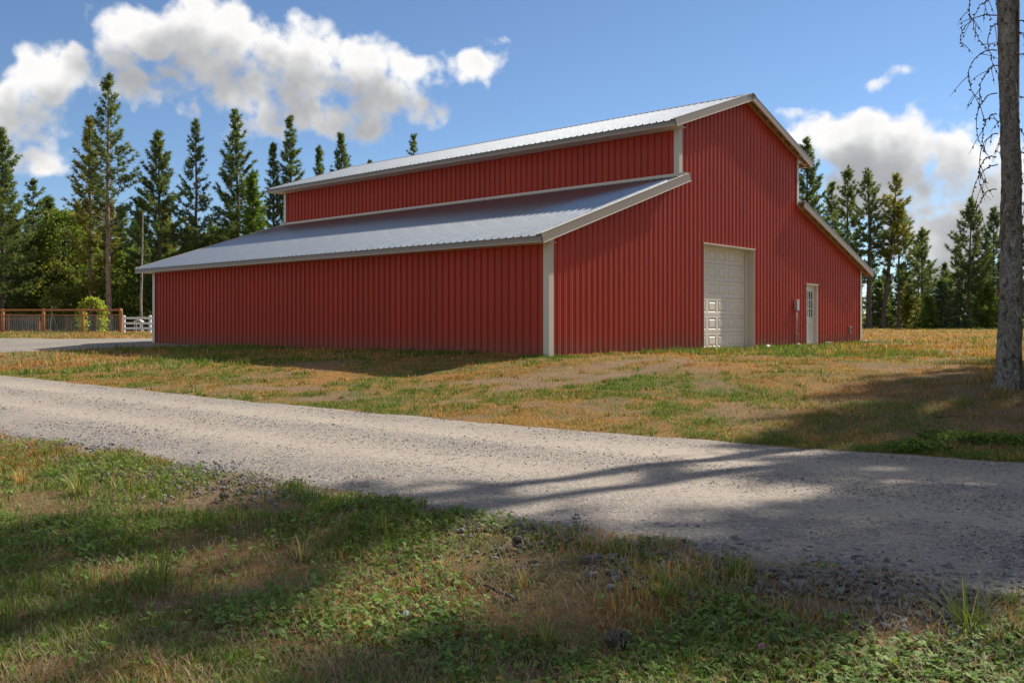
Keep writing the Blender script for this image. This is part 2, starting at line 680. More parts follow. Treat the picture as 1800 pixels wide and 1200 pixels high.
RF = np.stack([idx[:-1, :-1], idx[:-1, 1:], idx[1:, 1:], idx[1:, :-1]], -1).reshape(-1, 4)
trackv = np.clip(np.exp(-((q0 - .36) / .12) ** 2) + np.exp(-((q0 - .74) / .12) ** 2), 0, 1) * (.55 + .9 * (fbm(RX, RY, .9, 3) - .25))
me = np_mesh('gravel_road', np.stack([RX, RY, RZ], -1).reshape(-1, 3), RF, M['road'], np.repeat(np.clip(trackv, 0, 1).reshape(-1, 1), 3, 1), smooth=True)
tag(link(bpy.data.objects.new('gravel_road', me)), kind='structure')

# driveway behind the barn, far left
dx = np.arange(-48, -9, .5)
dn = 30.2 + (dx + 14) * -.06 + (fbm(dx, dx * 0 + 3, .5, 3) - .5) * .5
df = 40.5 + (dx + 14) * -.05 + (fbm(dx, dx * 0 + 5, .5, 3) - .5) * .6
tt = np.linspace(0, 1, 14)
DX = np.repeat(dx[None], len(tt), 0)
DY = dn[None] + (df - dn)[None] * tt[:, None]
DZ = zg(DX, DY) + .035
DZ[0] -= .08
DZ[-1] -= .08
n, m = DX.shape
idx = np.arange(n * m).reshape(n, m)
DF = np.stack([idx[:-1, :-1], idx[:-1, 1:], idx[1:, 1:], idx[1:, :-1]], -1).reshape(-1, 4)
me = np_mesh('gravel_driveway', np.stack([DX, DY, DZ], -1).reshape(-1, 3), DF, M['road'], smooth=True)
tag(link(bpy.data.objects.new('gravel_driveway', me)), kind='structure')

# ------------------------------------------------------------------ barn
TH, BX, BY = .842, .848, 20.944
W, L = 19.0, 18.87
A1, A2 = .299 * W, W - .299 * W              # clerestory walls
OE, OM, OR = .595, .632, .291                # overhangs: lean-to eave, main eave, rake
HE, SL = 2.77, .334                          # lean-to eave tip height, slope
HM, SM = 6.308, .339
barn = empty('barn', (BX, BY, 0), TH)
tag(barn, 'large red metal-sided barn with raised centre, lean-to sides and galvanised roof', 'barn')
HP = HM + SM * (W / 2 - A1 + OM)


def z_lean(a):
    """roof top over the lean-tos"""
    return HE + SL * ((a + OE) if a < W / 2 else (W + OE - a))


def z_main(a):
    return HM + SM * ((a - A1 + OM) if a < W / 2 else (A2 + OM - a))


MOD = .2286
PROF = [(0, 0), (.014, 0), (.034, .007), (.042, .007), (.064, 0), (.089, 0), (.102, .029), (.126, .029), (.139, 0), (.160, 0), (.180, .007), (.188, .007), (.210, 0)]


def prof_pts(a0, a1, extra=()):
    """profile of the ribbed sheet between a0 and a1: list of (a, height)"""
    k0 = int(math.floor(a0 / MOD)) - 1
    k1 = int(math.ceil(a1 / MOD)) + 1
    base = [(k * MOD + x, h) for k in range(k0, k1 + 1) for x, h in PROF]
    xs_ = [b[0] for b in base]
    hs_ = [b[1] for b in base]
    pts = sorted(set([round(a0, 5), round(a1, 5)] + [round(x, 5) for x in xs_ if a0 < x < a1] + [round(e, 5) for e in extra if a0 < e < a1]))
    return [(a, float(np.interp(a, xs_, hs_))) for a in pts]


def sheet(pts, fn_bottom, fn_top, place, name, material, parent):
    m = MB()
    for (a, h), (a_, h_) in zip(pts, pts[1:]):
        m.quad(place(a, h, fn_bottom(a)), place(a_, h_, fn_bottom(a_)), place(a_, h_, fn_top(a_)), place(a, h, fn_top(a)))
    return m.build(name, material, parent)


PW = 4 * MOD


def wall_panels(parent, a0, a1, segs_fn, place):
    """split [a0,a1] in sheets of one panel width; segs_fn(lo,hi) gives list of (lo,hi,bottom,top)"""
    k = math.floor(a0 / PW + 1e-6)
    while k * PW < a1 - 1e-6:
        lo, hi = max(a0, k * PW), min(a1, (k + 1) * PW)
        if hi - lo > .01:
            for (l_, h_, fb, ft) in segs_fn(lo, hi):
                if h_ - l_ > .005:
                    sheet(prof_pts(l_, h_), fb, ft, place, 'siding_panel', M['red'], parent)
        k += 1


# measured openings on the gable (distance along the wall)
DA0, DA1, DZ1 = 7.02, 10.13, 3.07            # overhead door opening
MA0, MA1, MZ1 = 14.02, 14.93, 2.12           # entry door opening
ZB = -.10


def gable_segs(roof):
    def f(lo, hi):
        outl = []
        cuts = sorted(set([lo, hi] + [c for c in (DA0, DA1, MA0, MA1) if lo < c < hi] + ([W / 2] if lo < W / 2 < hi else [])))
        for l_, h_ in zip(cuts, cuts[1:]):
            mid = (l_ + h_) / 2
            zb = ZB
            if DA0 < mid < DA1:
                zb = DZ1
            if MA0 < mid < MA1:
                zb = MZ1
            outl.append((l_, h_, (lambda a, z=zb: z), (lambda a: roof(a) - .06)))
        return outl
    return f


# front gable at b = 0 (outwards is -b)
place_front = lambda a, h, z: (a, -h * .75, z)          # low ribs on this wall
gw = MB()
T_ = .02
for lo, hi, roof in ((0, A1, z_lean), (A1, W / 2, z_main), (W / 2, A2, z_main), (A2, W, z_lean)):
    cuts = sorted(set([lo, hi] + [c for c in (DA0, DA1, MA0, MA1) if lo < c < hi]))
    for l_, h_ in zip(cuts, cuts[1:]):
        mid = (l_ + h_) / 2
        zb = DZ1 if DA0 < mid < DA1 else (MZ1 if MA0 < mid < MA1 else ZB)
        gw.hexa([(l_, T_, zb), (h_, T_, zb), (h_, T_ + .1, zb), (l_, T_ + .1, zb),
                 (l_, T_, roof(l_) - .08), (h_, T_, roof(h_) - .08), (h_, T_ + .1, roof(h_) - .08), (l_, T_ + .1, roof(l_) - .08)])
gable = gw.build('gable_wall', M['red'], barn)
wall_panels(gable, 0, A1, gable_segs(z_lean), place_front)
wall_panels(gable, A1, A2, gable_segs(z_main), place_front)
wall_panels(gable, A2, W, gable_segs(z_lean), place_front)
# rear gable
gb = MB()
for lo, hi, roof in ((0, A1, z_lean), (A1, W / 2, z_main), (W / 2, A2, z_main), (A2, W, z_lean)):
    gb.hexa([(lo, L - .1, ZB), (hi, L - .1, ZB), (hi, L, ZB), (lo, L, ZB), (lo, L - .1, roof(lo) - .08), (hi, L - .1, roof(hi) - .08), (hi, L, roof(hi) - .08), (lo, L, roof(lo) - .08)])
gb.build('rear_wall', M['red'], barn)

# long walls: the sheets are alike, so they share one mesh


def long_wall(name, a, sign, zb, zt, back):
    sw = ibox(name, M['red'], barn, *sorted((a - sign * .02, a - sign * .1)), .13, L - .13, zb, zt)
    shared = None
    k = 0
    while k * PW < L - .02:
        lo, hi = k * PW, min(L, (k + 1) * PW)
        full = hi - lo > PW - .001
        if full and shared is not None:
            o = link(bpy.data.objects.new('siding_panel', shared), sw)
        else:
            m = MB()
            for (b, h), (b_, h_) in zip(prof_pts(0, hi - lo), prof_pts(0, hi - lo)[1:]):
                h, h_ = h * 1.4, h_ * 1.4
                m.quad((a + sign * h, b, zb), (a + sign * h_, b_, zb), (a + sign * h_, b_, zt), (a + sign * h, b, zt))
            o = m.build('siding_panel', M['red'], sw)
            if full:
                shared = o.data
        o.location = (0, lo, 0)
        k += 1
    return sw


long_wall('side_wall', 0, -1, ZB, z_lean(0) - .1, None)
long_wall('side_wall', W, 1, ZB, z_lean(W) - .1, None)
long_wall('clerestory_wall', A1, -1, z_lean(A1) - .05, z_main(A1) - .1, None)
long_wall('clerestory_wall', A2, 1, z_lean(A2) - .05, z_main(A2) - .1, None)

# roofs


def roof_side(name, a_lo, a_hi, fn, sgn):
    """a_lo eave, a_hi upper end"""
    dk = MB()
    for t0, th_ in ((-.034, .014),):
        dk.hexa([(a_lo, -OR + .02, fn(a_lo) + t0 - th_), (a_hi, -OR + .02, fn(a_hi) + t0 - th_), (a_hi, L + OR - .02, fn(a_hi) + t0 - th_), (a_lo, L + OR - .02, fn(a_lo) + t0 - th_),
                 (a_lo, -OR + .02, fn(a_lo) + t0), (a_hi, -OR + .02, fn(a_hi) + t0), (a_hi, L + OR - .02, fn(a_hi) + t0), (a_lo, L + OR - .02, fn(a_lo) + t0)])
    deck = dk.build(name, M['roof'], barn)
    shared = None
    b0 = -OR
    nrm = Vector((-(fn(a_hi) - fn(a_lo)) / (a_hi - a_lo), 0, 1)).normalized()
    ext = -.04 * (1 if a_hi > a_lo else -1)
    a_s = a_lo + ext
    while b0 < L + OR - .02:
        wid = min(PW, L + OR - b0)
        if wid > PW - .001 and shared is not None:
            o = link(bpy.data.objects.new('roof_panel', shared), deck)
        else:
            m = MB()
            pp = prof_pts(0, wid)
            P = lambda a, b, h: (a + nrm.x * h, b, (fn(a_lo) + (a - a_lo) * (fn(a_hi) - fn(a_lo)) / (a_hi - a_lo)) - .02 + nrm.z * h)
            for (b, h), (b_, h_) in zip(pp, pp[1:]):
                h, h_ = h * 1.3, h_ * 1.3
                m.quad(P(a_s, b, h), P(a_hi, b, h), P(a_hi, b_, h_), P(a_s, b_, h_))
            o = m.build('roof_panel', M['roof'], deck)
            if wid > PW - .001:
                shared = o.data
        o.location = (0, b0, 0)
        b0 += PW
    return deck


roof_side('lean_to_roof', -OE, A1, z_lean, 1)
roof_side('lean_to_roof', W + OE, A2, z_lean, -1)
roof_side('main_roof', A1 - OM, W / 2, z_main, 1)
roof_side('main_roof', A2 + OM, W / 2, z_main, -1)
# ridge cap
rc = MB()
for s in (-1, 1):
    a0, a1 = W / 2, W / 2 + s * .2
    rc.hexa([(a0, -OR - .03, HP + .012), (a1, -OR - .03, HP - .2 * SM + .012), (a1, L + OR + .03, HP - .2 * SM + .012), (a0, L + OR + .03, HP + .012),
             (a0, -OR - .03, HP + .03), (a1, -OR - .03, HP - .2 * SM + .022), (a1, L + OR + .03, HP - .2 * SM + .022), (a0, L + OR + .03, HP + .03)])
rc.build('ridge_cap', M['fascia'], barn)


def rake(a_lo, a_hi, fn, b, sgn):
    """metal rake fascia with a small drip lip, following the slope"""
    FH = .185
    sl = (fn(a_hi) - fn(a_lo)) / (a_hi - a_lo)
    nx, nz = -sl, 1.0
    k = math.hypot(nx, nz)
    nx, nz = nx / k, nz / k

    def bar(o0, o1, b0, b1, name, material):
        m = MB()
        p = []
        for (o) in (o0, o1):
            p.append([(a + nx * o, bb, fn(a) + nz * o) for (a, bb) in ((a_lo, b0), (a_hi, b0), (a_hi, b1), (a_lo, b1))])
        m.hexa(p[0] + p[1])
        return m.build(name, material, barn)
    r = bar(-FH, .022, b, b - sgn * .02, 'rake_trim', M['fascia'])
    r2 = bar(-FH - .012, -FH, b + sgn * .028, b - sgn * .03, 'drip_edge', M['stone'])
    r2.parent = r
    r3 = bar(.022, .030, b + sgn * .006, b - sgn * .09, 'drip_edge', M['stone'])
    r3.parent = r


for b, s in ((-OR, -1), (L + OR, 1)):
    rake(-OE, A1 + .11, z_lean, b, s)
    rake(W + OE, A2 - .04, z_lean, b, s)
    rake(A1 - OM, W / 2, z_main, b, s)
    rake(A2 + OM, W / 2, z_main, b, s)

# eave fascias
for (a, sgn, z) in ((-OE, -1, HE), (W + OE, 1, HE), (A1 - OM, -1, HM), (A2 + OM, 1, HM)):
    e = ibox('eave_trim', M['fascia'], barn, *sorted((a, a - sgn * .02)), -OR + .02, L + OR - .02, z - .15, z - .028)
    ibox('drip_edge', M['stone'], e, *sorted((a + sgn * .018, a - sgn * .03)), -OR + .021, L + OR - .021, z - .164, z - .152)
# closed soffits under the left eaves
for (a0, a1, zf) in ((-OE + .03, -.03, z_lean), (A1 - OM + .03, A1 - .03, z_main)):
    m = MB()
    m.hexa([(a0, -OR + .03, zf(a0) - .165), (a1, -OR + .03, zf(a0) - .165), (a1, L + OR - .03, zf(a0) - .165), (a0, L + OR - .03, zf(a0) - .165),
            (a0, -OR + .03, zf(a0) - .153), (a1, -OR + .03, zf(a0) - .153), (a1, L + OR - .03, zf(a0) - .153), (a0, L + OR - .03, zf(a0) - .153)])
    m.build('soffit', M['stone'], barn)

# timber under the rakes: a board against the wall and lookouts out to the fascia


def lookouts(a_lo, a_hi, fn):
    sl = (fn(a_hi) - fn(a_lo)) / (a_hi - a_lo)
    m = MB()
    m.hexa([(a_lo, -.025, fn(a_lo) - .17), (a_hi, -.025, fn(a_hi) - .17), (a_hi, -.063, fn(a_hi) - .17), (a_lo, -.063, fn(a_lo) - .17),
            (a_lo, -.025, fn(a_lo) - .055), (a_hi, -.025, fn(a_hi) - .055), (a_hi, -.063, fn(a_hi) - .055), (a_lo, -.063, fn(a_lo) - .055)])
    bd = m.build('barge_rafter', M['lumber'], barn)
    n_ = int(abs(a_hi - a_lo) / .61)
    for i in range(n_ + 1):
        a = a_lo + (a_hi - a_lo) * (i + .25) / (n_ + .6)
        w_ = .019
        mm = MB()
        mm.hexa([(a - w_, -.0635, fn(a - w_) - .15), (a + w_, -.0635, fn(a + w_) - .15), (a + w_, -OR + .021, fn(a + w_) - .15), (a - w_, -OR + .021, fn(a - w_) - .15),
                 (a - w_, -.0635, fn(a - w_) - .052), (a + w_, -.0635, fn(a + w_) - .052), (a + w_, -OR + .021, fn(a + w_) - .052), (a - w_, -OR + .021, fn(a - w_) - .052)])
        mm.build('lookout', M['lumber'], bd)


lookouts(W + OE - .02, A2 + .03, z_lean)
lookouts(A2 + OM - .02, W / 2, z_main)
lookouts(-OE + .02, A1 - .03, z_lean)
lookouts(A1 - OM + .02, W / 2, z_main)
# rafter tails of the right-hand eaves
for (a0, a1, zf) in ((W + .03, W + OE - .03, z_lean), (A2 + .03, A2 + OM - .03, z_main)):
    b = .3
    while b < L:
        m = MB()
        m.hexa([(a0, b, zf(a0) - .19), (a1, b, zf(a1) - .15), (a1, b + .038, zf(a1) - .15), (a0, b + .038, zf(a0) - .19),
                (a0, b, zf(a0) - .05), (a1, b, zf(a1) - .05), (a1, b + .038, zf(a1) - .05), (a0, b + .038, zf(a0) - .05)])
        m.build('rafter_tail', M['lumber'], barn)
        b += 1.22

# corner trims (L-shaped, each one mesh)


def corner(a, b, sa, sb, z0, fa, fb=None):
    m = MB()
    w_, t_, o_ = .125, .006, .041
    zt = fa
    # face along the gable, then face along the long wall
    x0, x1 = sorted((a - sa * w_, a + sa * (o_ + t_)))
    y0, y1 = sorted((b + sb * o_, b + sb * (o_ + t_)))
    m.box(x0, x1, y0, y1, z0, zt)
    x0, x1 = sorted((a + sa * o_, a + sa * (o_ + t_)))
    y0, y1 = sorted((b - sb * w_, b + sb * o_))
    m.box(x0, x1, y0, y1, z0, zt)
    m.build('corner_trim', M['stone'], barn)


for b, sb in ((0, -1), (L, 1)):
    corner(0, b, -1, sb, ZB, z_lean(0) - .16)
    corner(W, b, 1, sb, ZB, z_lean(W) - .17)
    corner(A1, b, -1, sb, z_lean(A1) - .1, z_main(A1) - .17)
    corner(A2, b, 1, sb, z_lean(A2) - .1, z_main(A2) - .17)
# apron flashing where the lean-to roof meets the clerestory
for a, s in ((A1, -1), (A2, 1)):
    m = MB()
    zb = z_lean(A1)
    a0, a1, a2 = a + s * .041, a + s * .047, a + s * .18
    for bb in ((-OR + .03, L + OR - .03),):
        m.hexa([(a0, bb[0], zb), (a1, bb[0], zb), (a1, bb[1], zb), (a0, bb[1], zb), (a0, bb[0], zb + .075), (a1, bb[0], zb + .075), (a1, bb[1], zb + .075), (a0, bb[1], zb + .075)])
        m.hexa([(a1, bb[0], zb + .01), (a2, bb[0], zb - .14 * SL + .006), (a2, bb[1], zb - .14 * SL + .006), (a1, bb[1], zb + .01),
                (a1, bb[0], zb + .018), (a2, bb[0], zb - .14 * SL + .014), (a2, bb[1], zb - .14 * SL + .014), (a1, bb[1], zb + .018)])
    m.build('flashing', M['stone'], barn)

# overhead door
RC = .25                                       # recess of the door behind the siding
od = ibox('overhead_door', M['stone'], barn, DA0 - .05, DA1 + .05, RC + .045, RC + .09, ZB, DZ1 + .02)
tag(od, 'cream panelled overhead garage door set back in the gable wall')
NROW, NCOL = 6, 5
da0, da1 = DA0 + .09, DA1 - .09
rh = DZ1 / NROW


def raised(m, x0, x1, z0, z1, y):
    """embossed rectangle: a groove with a raised field"""
    def ring(i, yy):
        return [(x0 + i, yy, z0 + i), (x1 - i, yy, z0 + i), (x1 - i, yy, z1 - i), (x0 + i, yy, z1 - i)]
    rs = [ring(0, y), ring(.020, y + .022), ring(.042, y + .022), ring(.070, y - .002)]
    for r0, r1 in zip(rs, rs[1:]):
        for k in range(4):
            m.quad(r0[k], r0[(k + 1) % 4], r1[(k + 1) % 4], r1[k])
    m.quad(*rs[-1])


for r in range(NROW):
    z0, z1 = r * rh + .006 + (-.06 if r == 0 else 0), (r + 1) * rh - .004
    m = MB()
    cw = (da1 - da0) / NCOL
    zz0, zz1 = r * rh + .09, (r + 1) * rh - .085
    xs_ = [da0]
    for c in range(NCOL):
        x0, x1 = da0 + c * cw + .065, da0 + (c + 1) * cw - .065
        raised(m, x0, x1, zz0, zz1, RC)
        xs_ += [x0, x1]
    xs_.append(da1)
    # plain face round the embossed fields
    m.quad((da0, RC, z0), (da1, RC, z0), (da1, RC, zz0), (da0, RC, zz0))
    m.quad((da0, RC, zz1), (da1, RC, zz1), (da1, RC, z1), (da0, RC, z1))
    for c in range(NCOL + 1):
        m.quad((xs_[2 * c], RC, zz0), (xs_[2 * c + 1], RC, zz0), (xs_[2 * c + 1], RC, zz1), (xs_[2 * c], RC, zz1))
    m.quad((da0, RC, z0), (da0, RC + .04, z0), (da1, RC + .04, z0), (da1, RC, z0))
    m.quad((da0, RC, z1), (da1, RC, z1), (da1, RC + .04, z1), (da0, RC + .04, z1))
    m.build('door_section', M['door'], od)
for a, s in ((DA0, 1), (DA1, -1)):
    j = ibox('door_jamb', M['stone'], barn, *sorted((a, a + s * .02)), -.03, RC + .044, ZB, DZ1)
    ibox('weather_strip', M['door'], j, *sorted((a + s * .0205, a + s * .088)), RC - .05, RC - .012, ZB, DZ1 - .021)
ibox('door_header', M['stone'], barn, DA0 + .021, DA1 - .021, -.03, RC + .044, DZ1 - .02, DZ1)
ibox('header_flashing', M['stone'], barn, DA0 - .06, DA1 + .06, -.055, -.0, DZ1 + .001, DZ1 + .035)

# entry door with nine panes
R2 = .075
ed = empty('entry_door')
ed.parent = barn
a0, a1 = MA0 + .045, MA1 - .045
zd0, zd1 = .03, MZ1 - .045
gx0, gx1 = a0 + .15, a1 - .15
gz0, gz1 = .98, 1.90
m = MB()
y0, y1 = R2, R2 + .045
m.box(a0, gx0, y0, y1, zd0, zd1)
m.box(gx1, a1, y0, y1, zd0, zd1)
m.box(gx0, gx1, y0, y1, gz1, zd1)
m.box(gx0, gx1, y0 + .002, y1, zd0, gz0)
o = m.build('door_leaf', M['door'], ed)
pn = MB()
for k in range(2):
    x0 = gx0 + .02 + k * (gx1 - gx0) / 2
    raised(pn, x0, x0 + (gx1 - gx0) / 2 - .04, .22, .80, R2 - .003)
pn.build('raised_panel', M['door'], ed)
cw, ch = (gx1 - gx0) / 3, (gz1 - gz0) / 3
for i in range(3):
    for k in range(3):
        ibox('pane', M['glass'], ed, gx0 + i * cw + .012, gx0 + (i + 1) * cw - .012, R2 + .02, R2 + .026, gz0 + k * ch + .012, gz0 + (k + 1) * ch - .012)
mu = MB()
for i in range(4):
    mu.box(gx0 + i * cw - .0125, gx0 + i * cw + .0125, R2 - .012, R2 + .018, gz0 - .02, gz1 + .02)
mu.build('glazing_bar', M['white'], ed)
for k in range(4):
    ibox('glazing_bar', M['white'], ed, gx0 - .02, gx1 + .02, R2 - .010, R2 + .016, gz0 + k * ch - .0125, gz0 + k * ch + .0125)
kn = MB()
kn.tube([(a0 + .06, R2 + .001, .93), (a0 + .06, R2 - .03, .93), (a0 + .06, R2 - .035, .93), (a0 + .06, R2 - .065, .93), (a0 + .06, R2 - .07, .93)], [.022, .012, .026, .028, .015], 12)
kn.build('door_knob', M['wire'], ed, True)
for a, s in ((MA0, 1), (MA1, -1)):
    ibox('door_jamb', M['stone'], ed, *sorted((a, a + s * .04)), -.03, R2 + .06, ZB, MZ1)
ibox('door_header', M['stone'], ed, MA0 + .041, MA1 - .041, -.03, R2 + .06, MZ1 - .04, MZ1)
ibox('header_flashing', M['stone'], ed, MA0 - .05, MA1 + .05, -.05, 0, MZ1 + .001, MZ1 + .03)
ibox('threshold', M['grey'], ed, MA0 + .041, MA1 - .041, -.06, R2 + .1, ZB, .02)

# electrical riser and outlet on the gable
cd = MB()
CA = 13.12
cd.tube([(CA, -.065, -.12), (CA, -.065, 1.25)], .024, 10)
cdo = cd.build('conduit', M['grey'], barn, True)
ibox('meter_box', M['grey'], cdo, CA - .09, CA + .07, -.12, -.022, 1.22, 1.56)
ibox('box_cover', M['grey'], cdo, CA - .10, CA + .08, -.135, -.121, 1.21, 1.58)
for z in (.4, .9):
    ibox('pipe_strap', M['wire'], cdo, CA - .05, CA + .05, -.094, -.022, z, z + .03)
OA = 17.86
ot = ibox('outlet_box', M['grey'], barn, OA - .07, OA + .07, -.075, -.022, .42, .66)
ibox('outlet_cover', M['dark'], ot, OA - .045, OA + .045, -.085, -.0755, .46, .62)

# stone door sills left lying at the foot of the wall
for k, (a, b, s) in enumerate(((10.6, -.25, .2), (15.35, -.22, .17), (18.75, -.25, .2), (12.95, -.2, .12))):
    c_ = math.cos(TH)
    s_ = math.sin(TH)
    px_, py_ = BX + a * c_ - b * s_, BY + a * s_ + b * c_
    m = MB()
    r_ = random.Random(k)
    nn = 9
    rings = []
    for zz, kk in ((-.05, .9), (.03, 1.0), (.075, .72), (.09, .3)):
        rings.append([(math.cos(i / nn * 6.283) * s * kk * r_.uniform(.8, 1.15), math.sin(i / nn * 6.283) * s * .6 * kk * r_.uniform(.8, 1.15), zz) for i in range(nn)])
    for r0, r1 in zip(rings, rings[1:]):
        for i in range(nn):
            m.quad(r0[i], r0[(i + 1) % nn], r1[(i + 1) % nn], r1[i])
    m.quad(*rings[-1])
    o = m.build('field_stone', M['grey'])
    o.location = (px_, py_, float(zg(px_, py_)) + .01)
    o.rotation_euler = (0, 0, TH + r_.uniform(-.4, .4))
    tag(o, ['pale flat stone at the foot of the gable by the garage door jamb', 'pale flat stone on the grass at the entry door jamb',
            'grey flat stone at the barn corner under the outlet', 'small stone in the grass at the foot of the grey conduit'][k], 'stone')

# ------------------------------------------------------------------ foliage generators (numpy)


def unit(v):
    return v / np.maximum(np.linalg.norm(v, axis=1, keepdims=True), 1e-9)


def needle_tris(pos, dirs, size, K, spread, width, cols, r):
    """K narrow triangles fanning out of every tuft"""
    N = len(pos)
    P = np.repeat(pos, K, 0) + r.normal(0, .06, (N * K, 3)) * np.repeat(size, K)[:, None]
    D = unit(np.repeat(dirs, K, 0) + r.normal(0, spread, (N * K, 3)))
    S = np.repeat(size, K) * r.uniform(.65, 1.15, N * K)
    side = unit(np.cross(D, r.normal(0, 1, (N * K, 3))))
    wv = (width * r.uniform(.7, 1.3, N * K))[:, None] * side
    a = P - D * (S * .15)[:, None] - wv * .5
    b = P + D * (S * .35)[:, None] + wv * .9
    c = P + D * S[:, None]
    V = np.stack([a, b, c], 1).reshape(-1, 3)
    Fc = np.arange(len(V)).reshape(-1, 3)
    C = np.repeat(np.repeat(cols, K, 0) * r.uniform(.8, 1.2, (N * K, 1)), 3, 0)
    return V, Fc, C


def tube_np(path, rad, n=7):
    path = np.asarray(path, float)
    T = np.gradient(path, axis=0)
    T = unit(T)
    ref = np.where(np.abs(T[:, 2:3]) < .9, np.array([[0, 0, 1.]]), np.array([[1., 0, 0]]))
    A = unit(np.cross(T, ref))
    B = np.cross(T, A)
    ang = np.linspace(0, 2 * np.pi, n, endpoint=False)
    ring = path[:, None] + (A[:, None] * np.cos(ang)[None, :, None] + B[:, None] * np.sin(ang)[None, :, None]) * np.asarray(rad)[:, None, None]
    m_ = len(path)
    idx_ = np.arange(m_ * n).reshape(m_, n)
    f = np.stack([idx_[:-1], np.roll(idx_[:-1], -1, 1), np.roll(idx_[1:], -1, 1), idx_[1:]], -1).reshape(-1, 4)
    return ring.reshape(-1, 3), f


def conifer(seed, H, base=.15, R=2.2, dens=1.0, style='pine', col=(.040, .062, .022), col2=(.085, .11, .035), trunk_r=None, lean=(0, 0), bark_m='bark', tuft=.34, dead=0.2, gap=.0, K=8):
    """returns (trunk mesh, crown mesh), base at the origin"""
    r = np.random.default_rng(seed)
    trunk_r = trunk_r or H * .0105
    hz = np.linspace(-.3, H, 14)
    wob_ = np.cumsum(r.normal(0, .035, (14, 2)), 0) * (H / 18)
    path = np.stack([lean[0] * hz / H + wob_[:, 0], lean[1] * hz / H + wob_[:, 1], hz], 1)
    rad = trunk_r * np.clip(1 - hz / H, 0, 1) ** .75 + .012
    rad[0] *= 1.45
    rad[1] *= 1.05
    TV, TF = [], []
    off = 0
    v, f = tube_np(path, rad, 9)
    TV.append(v)
    TF.append(f)
    off += len(v)

    def trunk_at(z):
        return np.array([np.interp(z, hz, path[:, 0]), np.interp(z, hz, path[:, 1]), z])
    pos, dr, sz, cl = [], [], [], []
    z = base * H
    cb = base * H
    azo = r.uniform(0, 6.28)
    while z < H - .15:
        t = (z - cb) / (H - cb)
        if style == 'pine':
            prof = min(1, .62 + t * 1.7) * (1 - t) ** .80
            eldeg = -6 + 56 * t ** 1.1
            step = .31 + .13 * r.random()
        elif style == 'fir':
            prof = (1 - t) ** .9 * min(1, .8 + t)
            eldeg = -22 + 50 * t ** 1.2
            step = .26 + .1 * r.random()
        else:                                     # larch / thin
            prof = (1 - t) ** .6 * min(1, .5 + 2 * t)
            eldeg = 0 + 40 * t
            step = .45 + .2 * r.random()
        nb = int(r.integers(4, 7) if style != 'thin' else r.integers(3, 5))
        azo += r.uniform(.3, 1.0)
        for k in range(nb):
            if r.random() < gap + (.10 if style == 'pine' else 0):
                continue
            a_ = azo + k * 2 * math.pi / nb + r.normal(0, .28)
            ln = (R * prof + .10 + .12 * (1 - t)) * (r.uniform(.42, 1.22) if style != 'fir' else r.uniform(.6, 1.12))
            e_ = math.radians(eldeg + r.normal(0, 9))
            h_ = np.array([math.cos(a_), math.sin(a_), 0])
            p0 = trunk_at(z + r.uniform(-.12, .12))
            ns = max(2, int(ln / .2 * dens))
            s = np.linspace(0, 1, 5)
            curve = p0 + np.outer(s * ln * math.cos(e_), h_) + np.outer(s * ln * math.sin(e_) + (.22 if style == 'pine' else .1) * ln * s ** 2.2 - .08 * ln * np.sin(np.pi * s), [0, 0, 1])
            br = max(.006, trunk_r * .13 * (ln / R + .25)) * (1 - s * .8)
            v, f = tube_np(curve, br, 3)
            TV.append(v)
            TF.append(f + off)
            off += len(v)
            if t < dead and r.random() < (dead - t) / dead * .7:
                continue                          # bare branch low in the crown
            lo = .38 if style == 'pine' else .12
            ss = np.linspace(lo, 1.0, ns + 1) + r.uniform(-.04, .04, ns + 1)
            for q in ss:
                q = min(1, max(0, q))
                c0 = np.array([np.interp(q, s, curve[:, i]) for i in range(3)])
                latw = .30 * ln * (1.05 - q) if style != 'fir' else .42 * ln * (1.05 - q)
                for rep in range(2 if (q < .9) else 1):
                    sidev = np.array([-math.sin(a_), math.cos(a_), 0])
                    c1 = c0 + sidev * r.normal(0, 1) * latw * .75 + np.array([0, 0, r.normal(.02, .06)])
                    dirv = h_ * math.cos(e_) + sidev * r.normal(0, .5) + np.array([0, 0, .55 if style == 'pine' else (.0 if style == 'fir' else .2)])
                    pos.append(c1)
                    dr.append(dirv)
                    sz.append(tuft * r.uniform(.75, 1.2))
                    mixk = np.clip(r.normal(.35, .28) + (.15 if q > .85 else 0), 0, 1)
                    cl.append(np.array(col) * (1 - mixk) + np.array(col2) * mixk)
        z += step
    # leader
    for q in np.linspace(H - .7, H + .05, 6):
        pos.append(trunk_at(min(q, H)))
        dr.append(np.array([0, 0, 1.]))
        sz.append(tuft * .9)
        cl.append(np.array(col))
    pos, dr, sz, cl = np.array(pos), unit(np.array(dr)), np.array(sz), np.array(cl)
    V, Fc, C = needle_tris(pos, dr, sz, K, .6 if style == 'pine' else .5, .036 if style == 'pine' else .042, cl, r)
    crown = np_mesh('crown', V, Fc, M['needle'], C)
    trunk = np_mesh('trunk', np.concatenate(TV), np.concatenate(TF), M[bark_m], smooth=True)
    return trunk, crown


